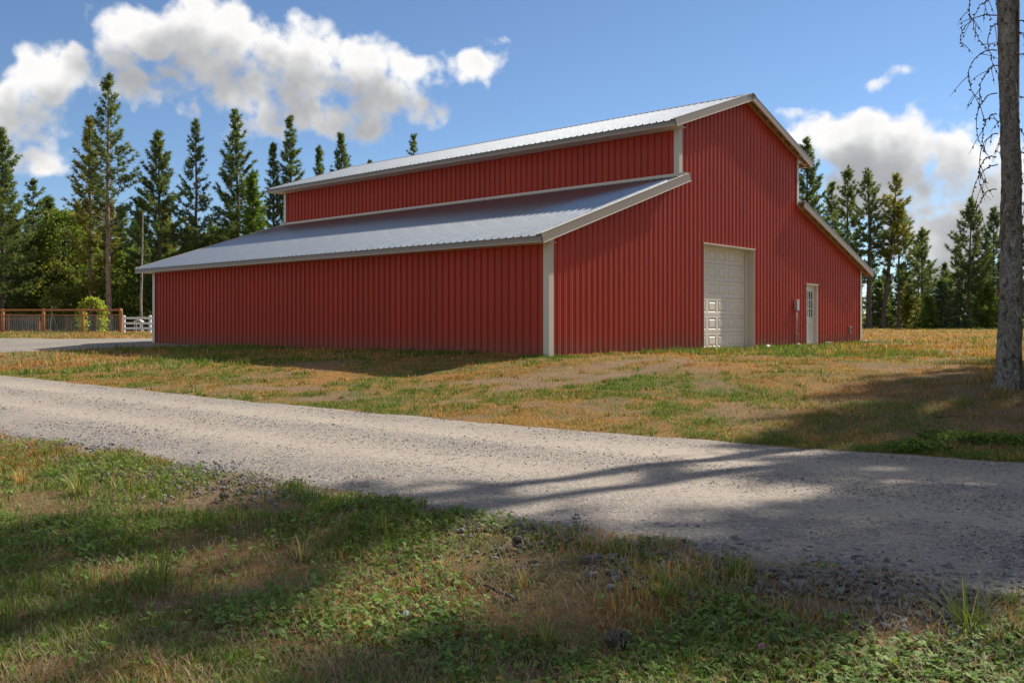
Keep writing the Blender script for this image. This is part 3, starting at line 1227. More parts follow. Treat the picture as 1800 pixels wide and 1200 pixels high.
def broadleaf(seed, H, R, col, col2, clumps=60, leaves=70, size=.16, base=.25, trunk_r=.1):
    r = np.random.default_rng(seed)
    TV, TF, off = [], [], 0
    pth = np.stack([np.cumsum(r.normal(0, .06, 8)), np.cumsum(r.normal(0, .06, 8)), np.linspace(-.2, H * .9, 8)], 1)
    v, f = tube_np(pth, trunk_r * np.linspace(1.2, .15, 8), 8)
    TV.append(v)
    TF.append(f)
    off += len(v)
    P, Cc = [], []
    for k in range(clumps):
        zt = r.uniform(base, 1.0)
        rr = R * math.sin(math.pi * min(1, (zt - base) / (1 - base) * .8 + .16)) ** .8
        a_ = r.uniform(0, 6.28)
        q = rr * math.sqrt(r.uniform(.15, 1))
        zz = zt * H
        s0 = np.array([np.interp(zz * .8, pth[:, 2], pth[:, 0]), np.interp(zz * .8, pth[:, 2], pth[:, 1]), zz * .8])
        c = np.array([q * math.cos(a_), q * math.sin(a_), zz]) + np.array([pth[-1, 0], pth[-1, 1], 0]) * zt
        s = np.linspace(0, 1, 4)[:, None]
        v, f = tube_np(s0 * (1 - s) + c * s + np.array([[0, 0, .15 * H * .1]]) * np.sin(np.pi * s), np.linspace(trunk_r * .3, .008, 4), 3)
        TV.append(v)
        TF.append(f + off)
        off += len(v)
        n_ = int(leaves * r.uniform(.6, 1.3))
        cr = R * r.uniform(.16, .34)
        P.append(c + r.normal(0, 1, (n_, 3)) * np.array([cr, cr, cr * .7]) * .6)
        mk = np.clip(r.normal(.4, .3), 0, 1)
        Cc.append(np.repeat((np.array(col) * (1 - mk) + np.array(col2) * mk)[None], n_, 0))
    P, Cc = np.concatenate(P), np.concatenate(Cc)
    P[:, 2] = np.maximum(P[:, 2], .02)
    D = unit(r.normal(0, 1, P.shape) + np.array([0, 0, -.2]))
    V, Fc, C = needle_tris(P, D, np.full(len(P), size), 1, .3, size * .75, Cc, r)
    return np_mesh('trunk', np.concatenate(TV), np.concatenate(TF), M['bark'], smooth=True), np_mesh('crown', V, Fc, M['leaf'], C)


def put_tree(name, meshes, loc, label, group=None, rz=0.0, sc=1.0):
    t = empty(name, loc, rz)
    t.scale = (sc, sc, sc)
    tag(t, label, 'tree', group)
    link(bpy.data.objects.new('trunk', meshes[0]), t)
    link(bpy.data.objects.new('crown', meshes[1]), t)
    return t


def hero(px, top, depth, label, name='pine_tree', seed=1, **kw):
    kw['R'] = kw['R'] * 1.18
    kw.setdefault('K', 14)
    x = (px - 900) / F_PX * depth
    zb = float(zg(x, depth))
    H = EYE + (Y_H - top) * depth / F_PX - zb
    return put_tree(name, conifer(seed, H, **kw), (x, depth, zb - .05), label)


DK = dict(col=(.066, .098, .046), col2=(.150, .190, .078))
OL = dict(col=(.12, .125, .035), col2=(.24, .225, .065))
BG = dict(col=(.065, .115, .028), col2=(.17, .225, .050))
TL = dict(col=(.062, .10, .060), col2=(.125, .175, .10))

# left side, behind the fences
hero(4, 226, 66, 'dense dark conifer rising behind the wooden fence beside the sparse-topped conifer', seed=1, base=.10, R=3.0, dens=1.15, **DK)
hero(57, 318, 70, 'conifer with thin sparse top behind the wooden fence', seed=2, base=.2, R=1.9, style='thin', dens=1.0, **DK)
hero(191, 131, 65, 'tallest pine with long bare pale trunk behind the wooden fence', seed=3, base=.40, R=2.0, dens=.82, dead=.3, bark_m='bark_pale', gap=.15, trunk_r=.19, **DK)
hero(160, 206, 66.5, 'olive pine with low spreading boughs beside the tallest pine', seed=4, base=.16, R=2.0, dens=.9, dead=.25, bark_m='bark_pale', gap=.12, trunk_r=.15, **OL)
hero(281, 231, 68, 'broad dense pine behind the bleached bare pole', seed=5, base=.10, R=2.7, dens=1.2, **DK)
hero(343, 211, 70, 'slender open pine with dark visible trunk above the low barn roof', seed=6, base=.22, R=1.75, dens=.85, gap=.18, **DK)
hero(420, 196, 72, 'tall full pine above the low barn roof with a bright fir beside it', seed=7, base=.15, R=2.5, dens=1.1, **DK)
hero(447, 300, 69, 'bright yellow-green fir in front of a tall full pine', name='fir_tree', seed=8, base=.02, R=1.9, style='fir', **BG)
hero(482, 252, 76, 'narrow pine just outside the far end of the raised roof', seed=9, base=.2, R=1.45, dens=.9, **DK)
hero(514, 207, 77, 'tall pine with pointed crown rising behind the far end of the raised roof', seed=10, base=.15, R=1.9, dens=1.05, **DK)
hero(560, 258, 80, 'short-topped pine between two taller pines behind the raised roof', seed=11, base=.2, R=1.5, dens=.95, **DK)
hero(600, 235, 78, 'pine with wide triangular top showing over the raised roof', seed=12, base=.2, R=1.9, dens=1.0, **DK)
hero(643, 284, 84, 'pine whose very tip just clears the raised roof', seed=13, base=.3, R=1.3, dens=.8, **DK)
hero(726, 238, 88, 'lone thin pine top standing over the raised roof', seed=14, base=.3, R=1.6, style='thin', dens=.8, **DK)

# right side, beyond the field
hero(1420, 244, 74, 'dense dark pine rising behind the right eave of the raised roof', seed=21, base=.15, R=2.6, dens=1.15, **DK)
hero(1488, 293, 80, 'open pine with straight dark trunk above the right lean-to roof', seed=22, base=.2, R=2.3, dens=.95, gap=.12, **DK)
hero(1462, 322, 84, 'smaller pine between two larger pines above the right lean-to roof', seed=23, base=.2, R=2.2, dens=.95, gap=.1, **DK)
hero(1527, 298, 78, 'tall bare-stemmed pine behind the right barn corner, straight trunk', seed=24, base=.38, R=2.1, dens=.95, gap=.12, trunk_r=.24, **DK)
hero(1551, 306, 79, 'tall pine leaning against its bare-stemmed neighbour by the right barn corner', seed=25, base=.42, R=2.2, dens=.95, gap=.12, lean=(1.2, 0), trunk_r=.2, **OL)
hero(1579, 360, 80, 'lower pine with long side boughs beside the pair of tall pines', seed=26, base=.3, R=2.5, dens=.95, gap=.12, **DK)
hero(1620, 400, 82, 'slim pine standing apart at the edge of the field', seed=27, base=.24, R=1.9, dens=1.0, gap=.1, **DK)
hero(1703, 350, 80, 'full pine with pointed top at the field edge beside the near trunk', seed=28, base=.12, R=2.5, dens=1.1, **DK)
hero(1746, 366, 82, 'pine at the field edge half hidden by the near trunk', seed=29, base=.12, R=2.3, dens=1.05, **TL)
hero(1812, 372, 80, 'pine at the field edge on the far side of the near trunk', seed=30, base=.12, R=2.4, dens=1.05, **DK)

# look-alike conifers that fill the wood behind
fill_meshes = [conifer(40 + i, 9.0 + i * .8, base=.03 + .05 * (i % 2), R=2.1, style=('fir', 'pine', 'fir', 'pine')[i], dens=.95, K=12, **(DK, TL, OL, DK)[i]) for i in range(4)]
FL = {0: ('fir_tree', 'dense dark green fir filling the wood behind the taller pines'), 1: ('pine_tree', 'blue-green pine filling the wood behind the taller pines'),
      2: ('fir_tree', 'olive green fir filling the wood behind the taller pines'), 3: ('pine_tree', 'dark bushy pine filling the wood behind the taller pines')}
rr = random.Random(5)


def filler(px, depth, top, k):
    x = (px - 900) / F_PX * depth
    zb = float(zg(x, depth))
    H = EYE + (Y_H - top) * depth / F_PX - zb
    nm, lb = FL[k]
    lb = lb.replace('behind the taller pines', 'behind the fences and the barn' if px < 900 else 'beyond the open field')
    put_tree(nm, fill_meshes[k], (x, depth, zb - .05), lb, 'conifers: ' + lb, rr.uniform(0, 6.28), H / (9.0 + k * .8))


px = -150
i = 0
while px < 760:
    filler(px + rr.uniform(-12, 12), rr.uniform(73, 90), rr.uniform(345, 445), (0, 1, 2, 3, 0, 2)[i % 6])
    px += 15
    i += 1
px = 1385
while px < 2010:
    filler(px + rr.uniform(-10, 10), rr.uniform(86, 104), rr.uniform(425, 500), (1, 0, 3, 0, 2)[i % 5])
    px += 16
    i += 1

# broadleaved and young trees along the wood's edge
for k, (bx_, top, dp, R, c1, c2, lb) in enumerate([
        (112, 372, 70, 2.6, (.06, .10, .022), (.15, .19, .045), 'rounded light green birch-like tree left of the olive pine'),
        (72, 420, 69, 2.3, (.055, .085, .022), (.13, .15, .04), 'olive leafy tree below the sparse-topped conifer'),
        (30, 440, 72, 2.4, (.04, .07, .02), (.10, .13, .035), 'dull green leafy tree beside the dense dark conifer'),
        (222, 440, 72, 2.2, (.045, .085, .022), (.11, .16, .04), 'fresh green leafy tree between the tallest pine and the bleached pole'),
        (240, 500, 67, 1.6, (.05, .08, .018), (.14, .17, .04), 'small leafy tree behind the white rail fence'),
        (330, 430, 74, 2.4, (.045, .075, .02), (.12, .15, .035), 'leafy tree below the slender open pine'),
        (385, 400, 75, 2.3, (.04, .07, .02), (.10, .135, .035), 'leafy tree between the slender pine and the full pine'),
        (95, 505, 64, .8, (.06, .085, .02), (.15, .17, .05), 'yellowing sapling just behind the wooden fence'),
        ]):
    x = (bx_ - 900) / F_PX * dp
    zb = float(zg(x, dp))
    H = EYE + (Y_H - top) * dp / F_PX - zb
    put_tree('leafy_tree', broadleaf(60 + k, H, R, c1, c2, clumps=int(30 + 9 * H), leaves=75, size=.21, base=.12, trunk_r=.012 * H + .03), (x, dp, zb - .05), lb)

# young conifers at the far field's edge
for k, (bx_, top, dp, R, pal, lb) in enumerate([
        (1655, 492, 80, 2.0, TL, 'blue-green young fir at the field edge between slim pine and full pine'),
        (1597, 500, 84, 1.5, OL, 'dull olive young fir behind the slim pine'),
        (1685, 515, 78, 1.6, TL, 'low blue-green fir under the full pine at the field edge'),
        (1545, 490, 82, 1.6, DK, 'young fir at the foot of the tall bare-stemmed pines'),
        (1632, 520, 79, 1.2, BG, 'small fresh green fir beside the slim pine'),
        (1735, 500, 80, 1.7, BG, 'green young fir behind the near trunk')]):
    x = (bx_ - 900) / F_PX * dp
    zb = float(zg(x, dp))
    put_tree('young_fir', conifer(160 + k, EYE + (Y_H - top) * dp / F_PX - zb, base=.02, R=R, style='fir', K=14, **pal), (x, dp, zb - .05), lb)

# bleached pole-like snag
p = at(250, 0, 63)
H = EYE + (Y_H - 372) * 63 / F_PX - p.z
v, f = tube_np(np.stack([np.linspace(-.12, .05, 8) + np.array([0, .02, -.02, .01, 0, .02, 0, 0]), np.zeros(8), np.linspace(-.2, H, 8)], 1), np.linspace(.11, .035, 8), 8)
o = link(bpy.data.objects.new('bare_snag', np_mesh('bare_snag', v, f, M['snag'], smooth=True)))
o.location = p
tag(o, 'bleached bare pole-like dead tree stem beside the barn\'s far corner', 'dead tree')

# undergrowth at the wood's edge: nobody could count it
r = np.random.default_rng(77)


def undergrowth(name, pxa, pxb, d0_, d1_, n_, hmax, c1, c2):
    D = r.uniform(d0_, d1_, n_)
    PX = r.uniform(pxa, pxb, n_)
    Xc = (PX - 900) / F_PX * D
    Hh = hmax * (.3 + .9 * fbm(Xc, D, .22, 3)) * r.uniform(.3, 1.0, n_)
    per = 34
    P = np.repeat(np.stack([Xc, D, zg(Xc, D)], 1), per, 0)
    P = P + r.normal(0, 1, P.shape) * np.array([.42, .42, 0])
    P[:, 2] += np.repeat(Hh, per) * r.uniform(0, 1, len(P)) ** .8
    mk = np.repeat(np.clip(r.normal(.4, .3, n_), 0, 1), per)[:, None]
    C = np.array(c1) * (1 - mk) + np.array(c2) * mk
    V, Fc, Cc = needle_tris(P, unit(r.normal(0, 1, P.shape)), np.full(len(P), .24), 1, .3, .15, C, r)
    o = link(bpy.data.objects.new(name, np_mesh(name, V, Fc, M['leaf'], Cc)))
    tag(o, 'tangled low undergrowth along the edge of the wood', 'undergrowth', kind='stuff')


undergrowth('undergrowth', -200, 760, 71, 88, 1300, 3.2, (.04, .06, .02), (.11, .13, .04))
undergrowth('undergrowth', 1400, 2050, 81, 98, 700, 1.6, (.05, .065, .03), (.12, .13, .055))

# ------------------------------------------------------------------ near pine on the right
NT_P = at(1771, 682)
near = empty('near_pine', NT_P)
tag(near, 'grey scaly-barked pine trunk standing close beside the gravel road', 'tree')
r = np.random.default_rng(3)
Hn = 19.0
zz = np.concatenate([np.linspace(-.35, 7.0, 210), np.linspace(7.2, Hn, 30)])
nseg = 56
ang = np.linspace(0, 2 * np.pi, nseg, endpoint=False)
cx_ = np.interp(zz, [-.35, 0, 1.2, 3.0, 6, Hn], [0.0, 0, .045, .055, -.03, 0])
rb = np.interp(zz, [-.35, 0, .35, 1.0, 3, 6, Hn], [.21, .180, .167, .154, .130, .118, .02])
A_, Z_ = np.meshgrid(ang, zz)
flare = 1 + .22 * np.exp(-np.maximum(Z_, 0) / .16) * (np.cos(A_ * 5 + .6) * .5 + .5)
bk = (fbm(np.cos(A_) * 3.0 + 5, Z_ * 6 + np.sin(A_) * 3.0, 2.0, 3) - .5) * .045 + (fbm(np.cos(A_) * 4 + 9, Z_ * 2 + np.sin(A_) * 4, .8, 3) - .5) * .03
RR = rb[:, None] * flare + bk * np.clip(rb[:, None] / .15, 0, 1)
V = np.stack([cx_[:, None] + RR * np.cos(A_), RR * np.sin(A_), Z_], -1).reshape(-1, 3)
m_ = len(zz)
idx = np.arange(m_ * nseg).reshape(m_, nseg)
Fq = np.stack([idx[:-1], np.roll(idx[:-1], -1, 1), np.roll(idx[1:], -1, 1), idx[1:]], -1).reshape(-1, 4)
link(bpy.data.objects.new('trunk', np_mesh('trunk', V, Fq, M['bark_near'], smooth=True)), near)


def near_crown(seed, H, base, R, dens_=.65):
    return conifer(seed, H, base=base, R=R, dens=dens_, dead=.08, K=8, tuft=.34, gap=.5, **DK)


tm, cm = near_crown(90, Hn, .46, 2.3)
limbs = link(bpy.data.objects.new('limbs', tm), near)
limbs.scale = (.6, .6, 1)
link(bpy.data.objects.new('crown', cm), near)


def droop(parent, z0, az_, reach, dropz, back, seed):
    """one dead, drooping branch with knobs and small side twigs"""
    rg = random.Random(seed)
    h = Vector((math.cos(az_), math.sin(az_), 0))
    sd_ = Vector((-h.y, h.x, 0)) * rg.uniform(-.15, .15)
    p0 = h * .14 + Vector((0, 0, z0))
    p1 = h * (.14 + reach * .7) + Vector((0, 0, z0 + rg.uniform(.0, .12)))
    p2 = h * (.14 + reach * 1.25) + sd_ + Vector((0, 0, z0 - dropz * .55))
    p3 = h * (.14 + reach * back) + sd_ * 2 + Vector((0, 0, z0 - dropz))
    pts = []
    n_ = 16
    for i in range(n_ + 1):
        t = i / n_
        q = p0 * (1 - t) ** 3 + p1 * 3 * t * (1 - t) ** 2 + p2 * 3 * t * t * (1 - t) + p3 * t ** 3
        pts.append(q + Vector((rg.gauss(0, .006), rg.gauss(0, .006), rg.gauss(0, .006))))
    m = MB()
    m.tube(pts, [.0095 * (1 - .7 * i / n_) for i in range(n_ + 1)], 6)
    for i in range(2, n_):
        if rg.random() < .75:                     # knobs: old cone scars and buds
            c = pts[i]
            dv = Vector((rg.gauss(0, 1), rg.gauss(0, 1), rg.gauss(0, 1))).normalized()
            s = rg.uniform(.012, .03)
            m.tube([c, c + dv * s, c + dv * s * 1.6], [.010, .013, .004], 5)
        if rg.random() < .28:
            c = pts[i]
            dv = (h * rg.uniform(-.6, .6) + Vector((rg.gauss(0, .4), rg.gauss(0, .4), rg.uniform(-1, .1)))).normalized()
            l_ = rg.uniform(.12, .34)
            cv = [c + dv * l_ * q + Vector((0, 0, -.08 * q * q)) for q in (0, .35, .7, 1)]
            m.tube(cv, [.006, .005, .004, .002], 4)
            m.tube([cv[2], cv[2] + Vector((0, 0, -.02)), cv[2] + Vector((0, 0, -.035))], [.008, .012, .004], 5)
    m.build('dead_branch', M['bark'], parent)


k = 0
for z0, sgn, reach, dz, back in ((6.1, 1, .45, .8, .6), (5.75, 1, .38, .7, .3), (5.35, 1, .30, .9, .5), (5.0, 1, .45, .7, .35), (4.75, 1, .28, .8, .2), (4.35, 1, .34, .9, .15), (4.05, 1, .22, .6, .5), (3.75, 1, .36, .95, .3),
                                 (3.42, 1, .30, .6, .25), (3.3, 1, .40, .95, .2), (2.95, 1, .33, .9, .45), (5.9, 1, .2, .5, .3), (5.5, 1, .55, .5, .9),
                                 (5.9, -1, .4, .8, .6), (5.4, -1, .3, .9, .3), (4.9, -1, .45, .8, .6), (4.3, -1, .3, .8, .4), (3.9, -1, .42, .9, .3), (3.5, -1, .35, .8, .5), (3.0, -1, .4, .9, .4), (2.5, -1, .3, .6, .3), (2.1, -1, .35, .7, .6)):
    azb = math.pi + random.uniform(-.5, .5) if sgn > 0 else random.uniform(-.6, .6)
    droop(near, z0, azb, reach, dz, back, 300 + k)
    k += 1
for z0, azb in ((5.2, -1.2), (4.2, -1.9), (3.3, -1.5), (2.7, -.9)):       # across the face of the trunk
    droop(near, z0, azb, .3, .9, .4, 330 + k)
    k += 1

# the second trunk beside it, mostly outside the picture, and the trees at the roadside that shade the foreground


def road_tree(loc_xy, H, base, R, seed, label, tr=.2, **kw):
    x, y = loc_xy
    t = put_tree('roadside_pine', conifer(seed, H, base=base, R=R, dens=1.0, dead=.04, K=11, tuft=.38, trunk_r=tr, **{**dict(gap=.08), **DK, **kw}), (x, y, float(zg(x, y)) - .05), label)
    return t


q = NT_P
road_tree((q.x + .62, q.y - .35), 15, .52, 1.9, 91, 'dark trunk close beside the grey scaly-barked pine', .17, gap=.4)
road_tree((16.9, 21.4), 15.0, .34, 2.9, 92, 'pine beside the barn field, on the sunny side of the grey scaly-barked pine')
road_tree((10.4, 11.8), 10.5, .26, 2.3, 93, 'pine at the road bank across from the gravel shoulder')
road_tree((13.4, 14.8), 15.0, .34, 2.8, 94, 'taller pine on the bank behind the roadside pines')
road_tree((14.6, 17.6), 13.0, .30, 2.5, 96, 'bushy pine between the roadside and the field')
road_tree((9.0, 7.6), 9.0, .34, 1.8, 95, 'shorter pine close to the gravel road, past the dark trunk')

# ------------------------------------------------------------------ fences at the left
FD = 57.5
fx = [(5 - 900) / F_PX * FD + (0) for _ in (0,)]


def fpt(px):
    x = (px - 900) / F_PX * FD
    return x, FD, float(zg(x, FD))


wf = empty('wooden_fence', fpt(76))
tag(wf, 'reddish brown post and rail fence with wire mesh across the yard', 'fence')
org = Vector(wf.location)
posts = [-137, -66, 5, 76.5, 145.5, 212.5]
PH = 1.50
for pxp in posts:
    x, y, z = Vector(fpt(pxp)) - org
    big_ = pxp in (5, 76.5)
    w_ = .095 if pxp != 145.5 else .075
    m = MB()
    m.tube([(x, y, z - .3), (x, y, z + PH - .04), (x, y, z + PH)], [w_, w_, w_ * .8], 10)
    m.build('post', M['cedar'], wf, True)
for pa, pb in zip(posts, posts[1:]):
    x0, y0, z0 = Vector(fpt(pa)) - org
    x1, y1, z1 = Vector(fpt(pb)) - org
    for hz_, hh in ((PH - .12, .11), (PH - .42, .05)):
        m = MB()
        m.hexa([(x0 + .05, y0 - .03, z0 + hz_), (x1 - .05, y1 - .03, z1 + hz_), (x1 - .05, y1 + .03, z1 + hz_), (x0 + .05, y0 + .03, z0 + hz_),
                (x0 + .05, y0 - .03, z0 + hz_ + hh), (x1 - .05, y1 - .03, z1 + hz_ + hh), (x1 - .05, y1 + .03, z1 + hz_ + hh), (x0 + .05, y0 + .03, z0 + hz_ + hh)])
        m.build('rail', M['cedar'], wf)
    m = MB()
    nx_ = 22
    for i in range(nx_ + 1):
        xx = x0 + (x1 - x0) * i / nx_
        zz_ = z0 + (z1 - z0) * i / nx_
        m.box(xx - .004, xx + .004, y0 - .045, y0 - .037, zz_ + .02, zz_ + PH - .45)
    for j in range(8):
        hz_ = .06 + j * .14
        m.hexa([(x0, y0 - .036, z0 + hz_), (x1, y1 - .036, z1 + hz_), (x1, y1 - .030, z1 + hz_), (x0, y0 - .030, z0 + hz_),
                (x0, y0 - .036, z0 + hz_ + .008), (x1, y1 - .036, z1 + hz_ + .008), (x1, y1 - .030, z1 + hz_ + .008), (x0, y0 - .030, z0 + hz_ + .008)])
    m.build('wire_mesh', M['wire'], wf)
# slanted brace panel at the end post
x, y, z = Vector(fpt(213.5)) - org
m = MB()
m.hexa([(x + .0, y - .16, z), (x + .07, y - .16, z), (x + .07, y - .11, z), (x + .0, y - .11, z), (x - .04, y - .16, z + PH + .06), (x + .14, y - .16, z + PH - .2), (x + .14, y - .11, z + PH - .2), (x - .04, y - .11, z + PH + .06)])
m.build('end_board', M['cedar'], wf)

# garden fence further back
GD = 66.0
gf = empty('garden_fence', at(68, 0, GD))
tag(gf, 'lower brown garden fence with dark netting behind the wooden fence', 'fence')
org = Vector(gf.location)
gposts = [-90, -36, 16, 68, 118, 170, 212]
for pxp in gposts:
    p = at(pxp, 0, GD) - org
    m = MB()
    m.box(p.x - .08, p.x + .08, p.y - .06, p.y + .06, p.z - .2, p.z + 1.2)
    m.build('post', M['cedar'], gf)
for pa, pb in zip(gposts, gposts[1:]):
    a_, b_ = at(pa, 0, GD) - org, at(pb, 0, GD) - org
    for h0, h1 in ((1.08, 1.19), (.80, .86)):
        m = MB()
        m.hexa([(a_.x + .08, a_.y - .03, a_.z + h0), (b_.x - .08, b_.y - .03, b_.z + h0), (b_.x - .08, b_.y + .03, b_.z + h0), (a_.x + .08, a_.y + .03, a_.z + h0),
                (a_.x + .08, a_.y - .03, a_.z + h1), (b_.x - .08, b_.y - .03, b_.z + h1), (b_.x - .08, b_.y + .03, b_.z + h1), (a_.x + .08, a_.y + .03, a_.z + h1)])
        m.build('rail', M['cedar'], gf)
    m = MB()
    nn = 26
    for i in range(nn):
        xx = a_.x + (b_.x - a_.x) * (i + .5) / nn
        zz_ = a_.z + (b_.z - a_.z) * (i + .5) / nn
        m.box(xx - .005, xx + .005, a_.y + .035, a_.y + .045, zz_ + .02, zz_ + 1.05)
    for j in range(9):
        m.hexa([(a_.x, a_.y + .046, a_.z + .05 + j * .12), (b_.x, b_.y + .046, b_.z + .05 + j * .12), (b_.x, b_.y + .052, b_.z + .05 + j * .12), (a_.x, a_.y + .052, a_.z + .05 + j * .12),
                (a_.x, a_.y + .046, a_.z + .07 + j * .12), (b_.x, b_.y + .046, b_.z + .07 + j * .12), (b_.x, b_.y + .052, b_.z + .07 + j * .12), (a_.x, a_.y + .052, a_.z + .07 + j * .12)])
    m.build('netting', M['wire'], gf)

# grey-green metal tripod in the garden (sprinkler stand)
p = at(91, 0, 62)
sp = empty('sprinkler_stand', p)
tag(sp, 'thin grey-green tripod stand between the two brown fences', 'stand')
for dx_, dy_ in ((-.12, .05), (.42, .1), (.05, -.4)):
    m = MB()
    m.tube([(dx_, dy_, -.02), (0, 0, 1.25)], .018, 6)
    m.build('leg', M['wire'], sp)
m = MB()
m.tube([(0, 0, 1.2), (0, 0, 1.75)], .016, 6)
m.build('riser', M['wire'], sp)

# white rail fence
WD = 57.0
wf2 = empty('white_fence', at(218, 0, WD))
tag(wf2, 'white three-rail fence beside the barn\'s far corner', 'fence')
org = Vector(wf2.location)
wposts = [218, 264, 310, 356]
for pxp in wposts:
    p = at(pxp, 0, WD) - org
    m = MB()
    m.box(p.x - .065, p.x + .065, p.y - .065, p.y + .065, p.z - .2, p.z + 1.06)
    m.hexa([(p.x - .08, p.y - .08, p.z + 1.06), (p.x + .08, p.y - .08, p.z + 1.06), (p.x + .08, p.y + .08, p.z + 1.06), (p.x - .08, p.y + .08, p.z + 1.06),
            (p.x - .03, p.y - .03, p.z + 1.11), (p.x + .03, p.y - .03, p.z + 1.11), (p.x + .03, p.y + .03, p.z + 1.11), (p.x - .03, p.y + .03, p.z + 1.11)])
    m.build('post', M['white'], wf2)
for pa, pb in zip(wposts, wposts[1:]):
    a_, b_ = at(pa, 0, WD) - org, at(pb, 0, WD) - org
    for h0 in (.22, .53, .86):
        m = MB()
        m.hexa([(a_.x + .06, a_.y - .025, a_.z + h0), (b_.x - .06, b_.y - .025, b_.z + h0), (b_.x - .06, b_.y + .025, b_.z + h0), (a_.x + .06, a_.y + .025, a_.z + h0),
                (a_.x + .06, a_.y - .025, a_.z + h0 + .14), (b_.x - .06, b_.y - .025, b_.z + h0 + .14), (b_.x - .06, b_.y + .025, b_.z + h0 + .14), (a_.x + .06, a_.y + .025, a_.z + h0 + .14)])
        m.build('rail', M['white'], wf2)

# white arched garden seat behind it
p = at(244, 0, 61)
gs = empty('garden_ornament', p)
tag(gs, 'white arched garden piece with slanting legs behind the white rail fence', 'ornament')
m = MB()
for i in range(10):
    t0, t1 = i / 10, (i + 1) / 10
    P = lambda t: (-.28 + .56 * t, .62 + .14 * math.sin(math.pi * (t * .8 + .1)))
    (xa, za), (xb, zb_) = P(t0), P(t1)
    m.hexa([(xa, -.2, za), (xb, -.2, zb_), (xb, .2, zb_), (xa, .2, za), (xa, -.2, za + .05), (xb, -.2, zb_ + .05), (xb, .2, zb_ + .05), (xa, .2, za + .05)])
m.build('seat', M['white'], gs)
for xa, xb in ((-.2, -.25), (.12, .27)):
    for y_ in (-.15, .15):
        m = MB()
        m.tube([(xa, y_, .66), (xb, y_, -.03)], .025, 6)
        m.build('leg', M['white'], gs)

# vine-covered garden arch
p = at(162, 0, 60)
ar = empty('garden_arch', p)
tag(ar, 'garden arch overgrown with yellow-green vine behind the wooden fence', 'garden arch')
AR_H, AR_W = 2.1, .66
apts = [(-AR_W, 0, -.05), (-AR_W, 0, .7), (-AR_W, 0, 1.25)] + [(-AR_W * math.cos(t), 0, 1.25 + (AR_H - 1.25) * math.sin(t)) for t in np.linspace(.3, math.pi - .3, 8)] + [(AR_W, 0, 1.25), (AR_W, 0, .7), (AR_W, 0, -.05)]
for dy in (-.25, .25):
    m = MB()
    m.tube([(a[0], dy, a[2]) for a in apts], .025, 6)
    m.build('frame', M['wire'], ar, True)
r = np.random.default_rng(9)
ap = np.array(apts)
sidx = np.sort(r.uniform(0, len(ap) - 1, 2300))
cen = np.stack([np.interp(sidx, np.arange(len(ap)), ap[:, i]) for i in range(3)], 1)
fat = np.where(cen[:, 2] < 1.2, .15, .12)[:, None]
P = cen + r.normal(0, 1, cen.shape) * fat * np.array([1, 1.6, .7])
P[:, 2] = np.maximum(P[:, 2], .03)
mk = np.clip(r.normal(.45, .3, len(P)), 0, 1)[:, None]
Cv = np.array((.09, .15, .02)) * (1 - mk) + np.array((.32, .36, .06)) * mk
V, Fc, Cc = needle_tris(P, unit(r.normal(0, 1, P.shape)), np.full(len(P), .15), 1, .3, .11, Cv, r)
link(bpy.data.objects.new('vine', np_mesh('vine', V, Fc, M['leaf'], Cc)), ar)

# ------------------------------------------------------------------ grass, weeds and stones
r = np.random.default_rng(123)


def in_barn(x, y, mrg=.06):
    a = (x - BX) * math.cos(TH) + (y - BY) * math.sin(TH)
    b = -(x - BX) * math.sin(TH) + (y - BY) * math.cos(TH)
    return (a > -mrg) & (a < W + mrg) & (b > -mrg) & (b < L + mrg), a, b


def blades(P, head, lean, ln, wd, C, seg=2):
    """bent blades of grass: strips of seg pieces"""
    N = len(P)
    h = np.stack([np.cos(head), np.sin(head), np.zeros(N)], 1)
    sd_ = np.stack([-np.sin(head), np.cos(head), np.zeros(N)], 1)
    rows = []
    ts = np.linspace(0, 1, seg + 1)
    for t in ts:
        cur = lean * t
        p = P + h * (ln * t * np.sin(cur))[:, None] + np.array([0, 0, 1.]) * (ln * t * np.cos(cur))[:, None]
        w_ = wd * (1 - t) ** .7
        if t < 1:
            rows += [p - sd_ * w_[:, None] * .5, p + sd_ * w_[:, None] * .5]
        else:
            rows += [p]
    nv = len(rows)
    V = np.stack(rows, 1).reshape(-1, 3)
    b = np.arange(N)[:, None] * nv
    fs = []
    for s in range(seg - 1):
        fs += [b + np.array([[2 * s, 2 * s + 1, 2 * s + 3]]), b + np.array([[2 * s, 2 * s + 3, 2 * s + 2]])]
    s = seg - 1
    fs.append(b + np.array([[2 * s, 2 * s + 1, 2 * s + 2]]))
    return V, np.concatenate(fs), np.repeat(C, nv, 0)


GREEN1, GREEN2 = np.array((.075, .14, .022)), np.array((.20, .28, .05))
DRY1, DRY2 = np.array((.37, .175, .052)), np.array((.61, .37, .135))
RUST = np.array((.34, .13, .045))
STRAW = np.array((.55, .42, .24))


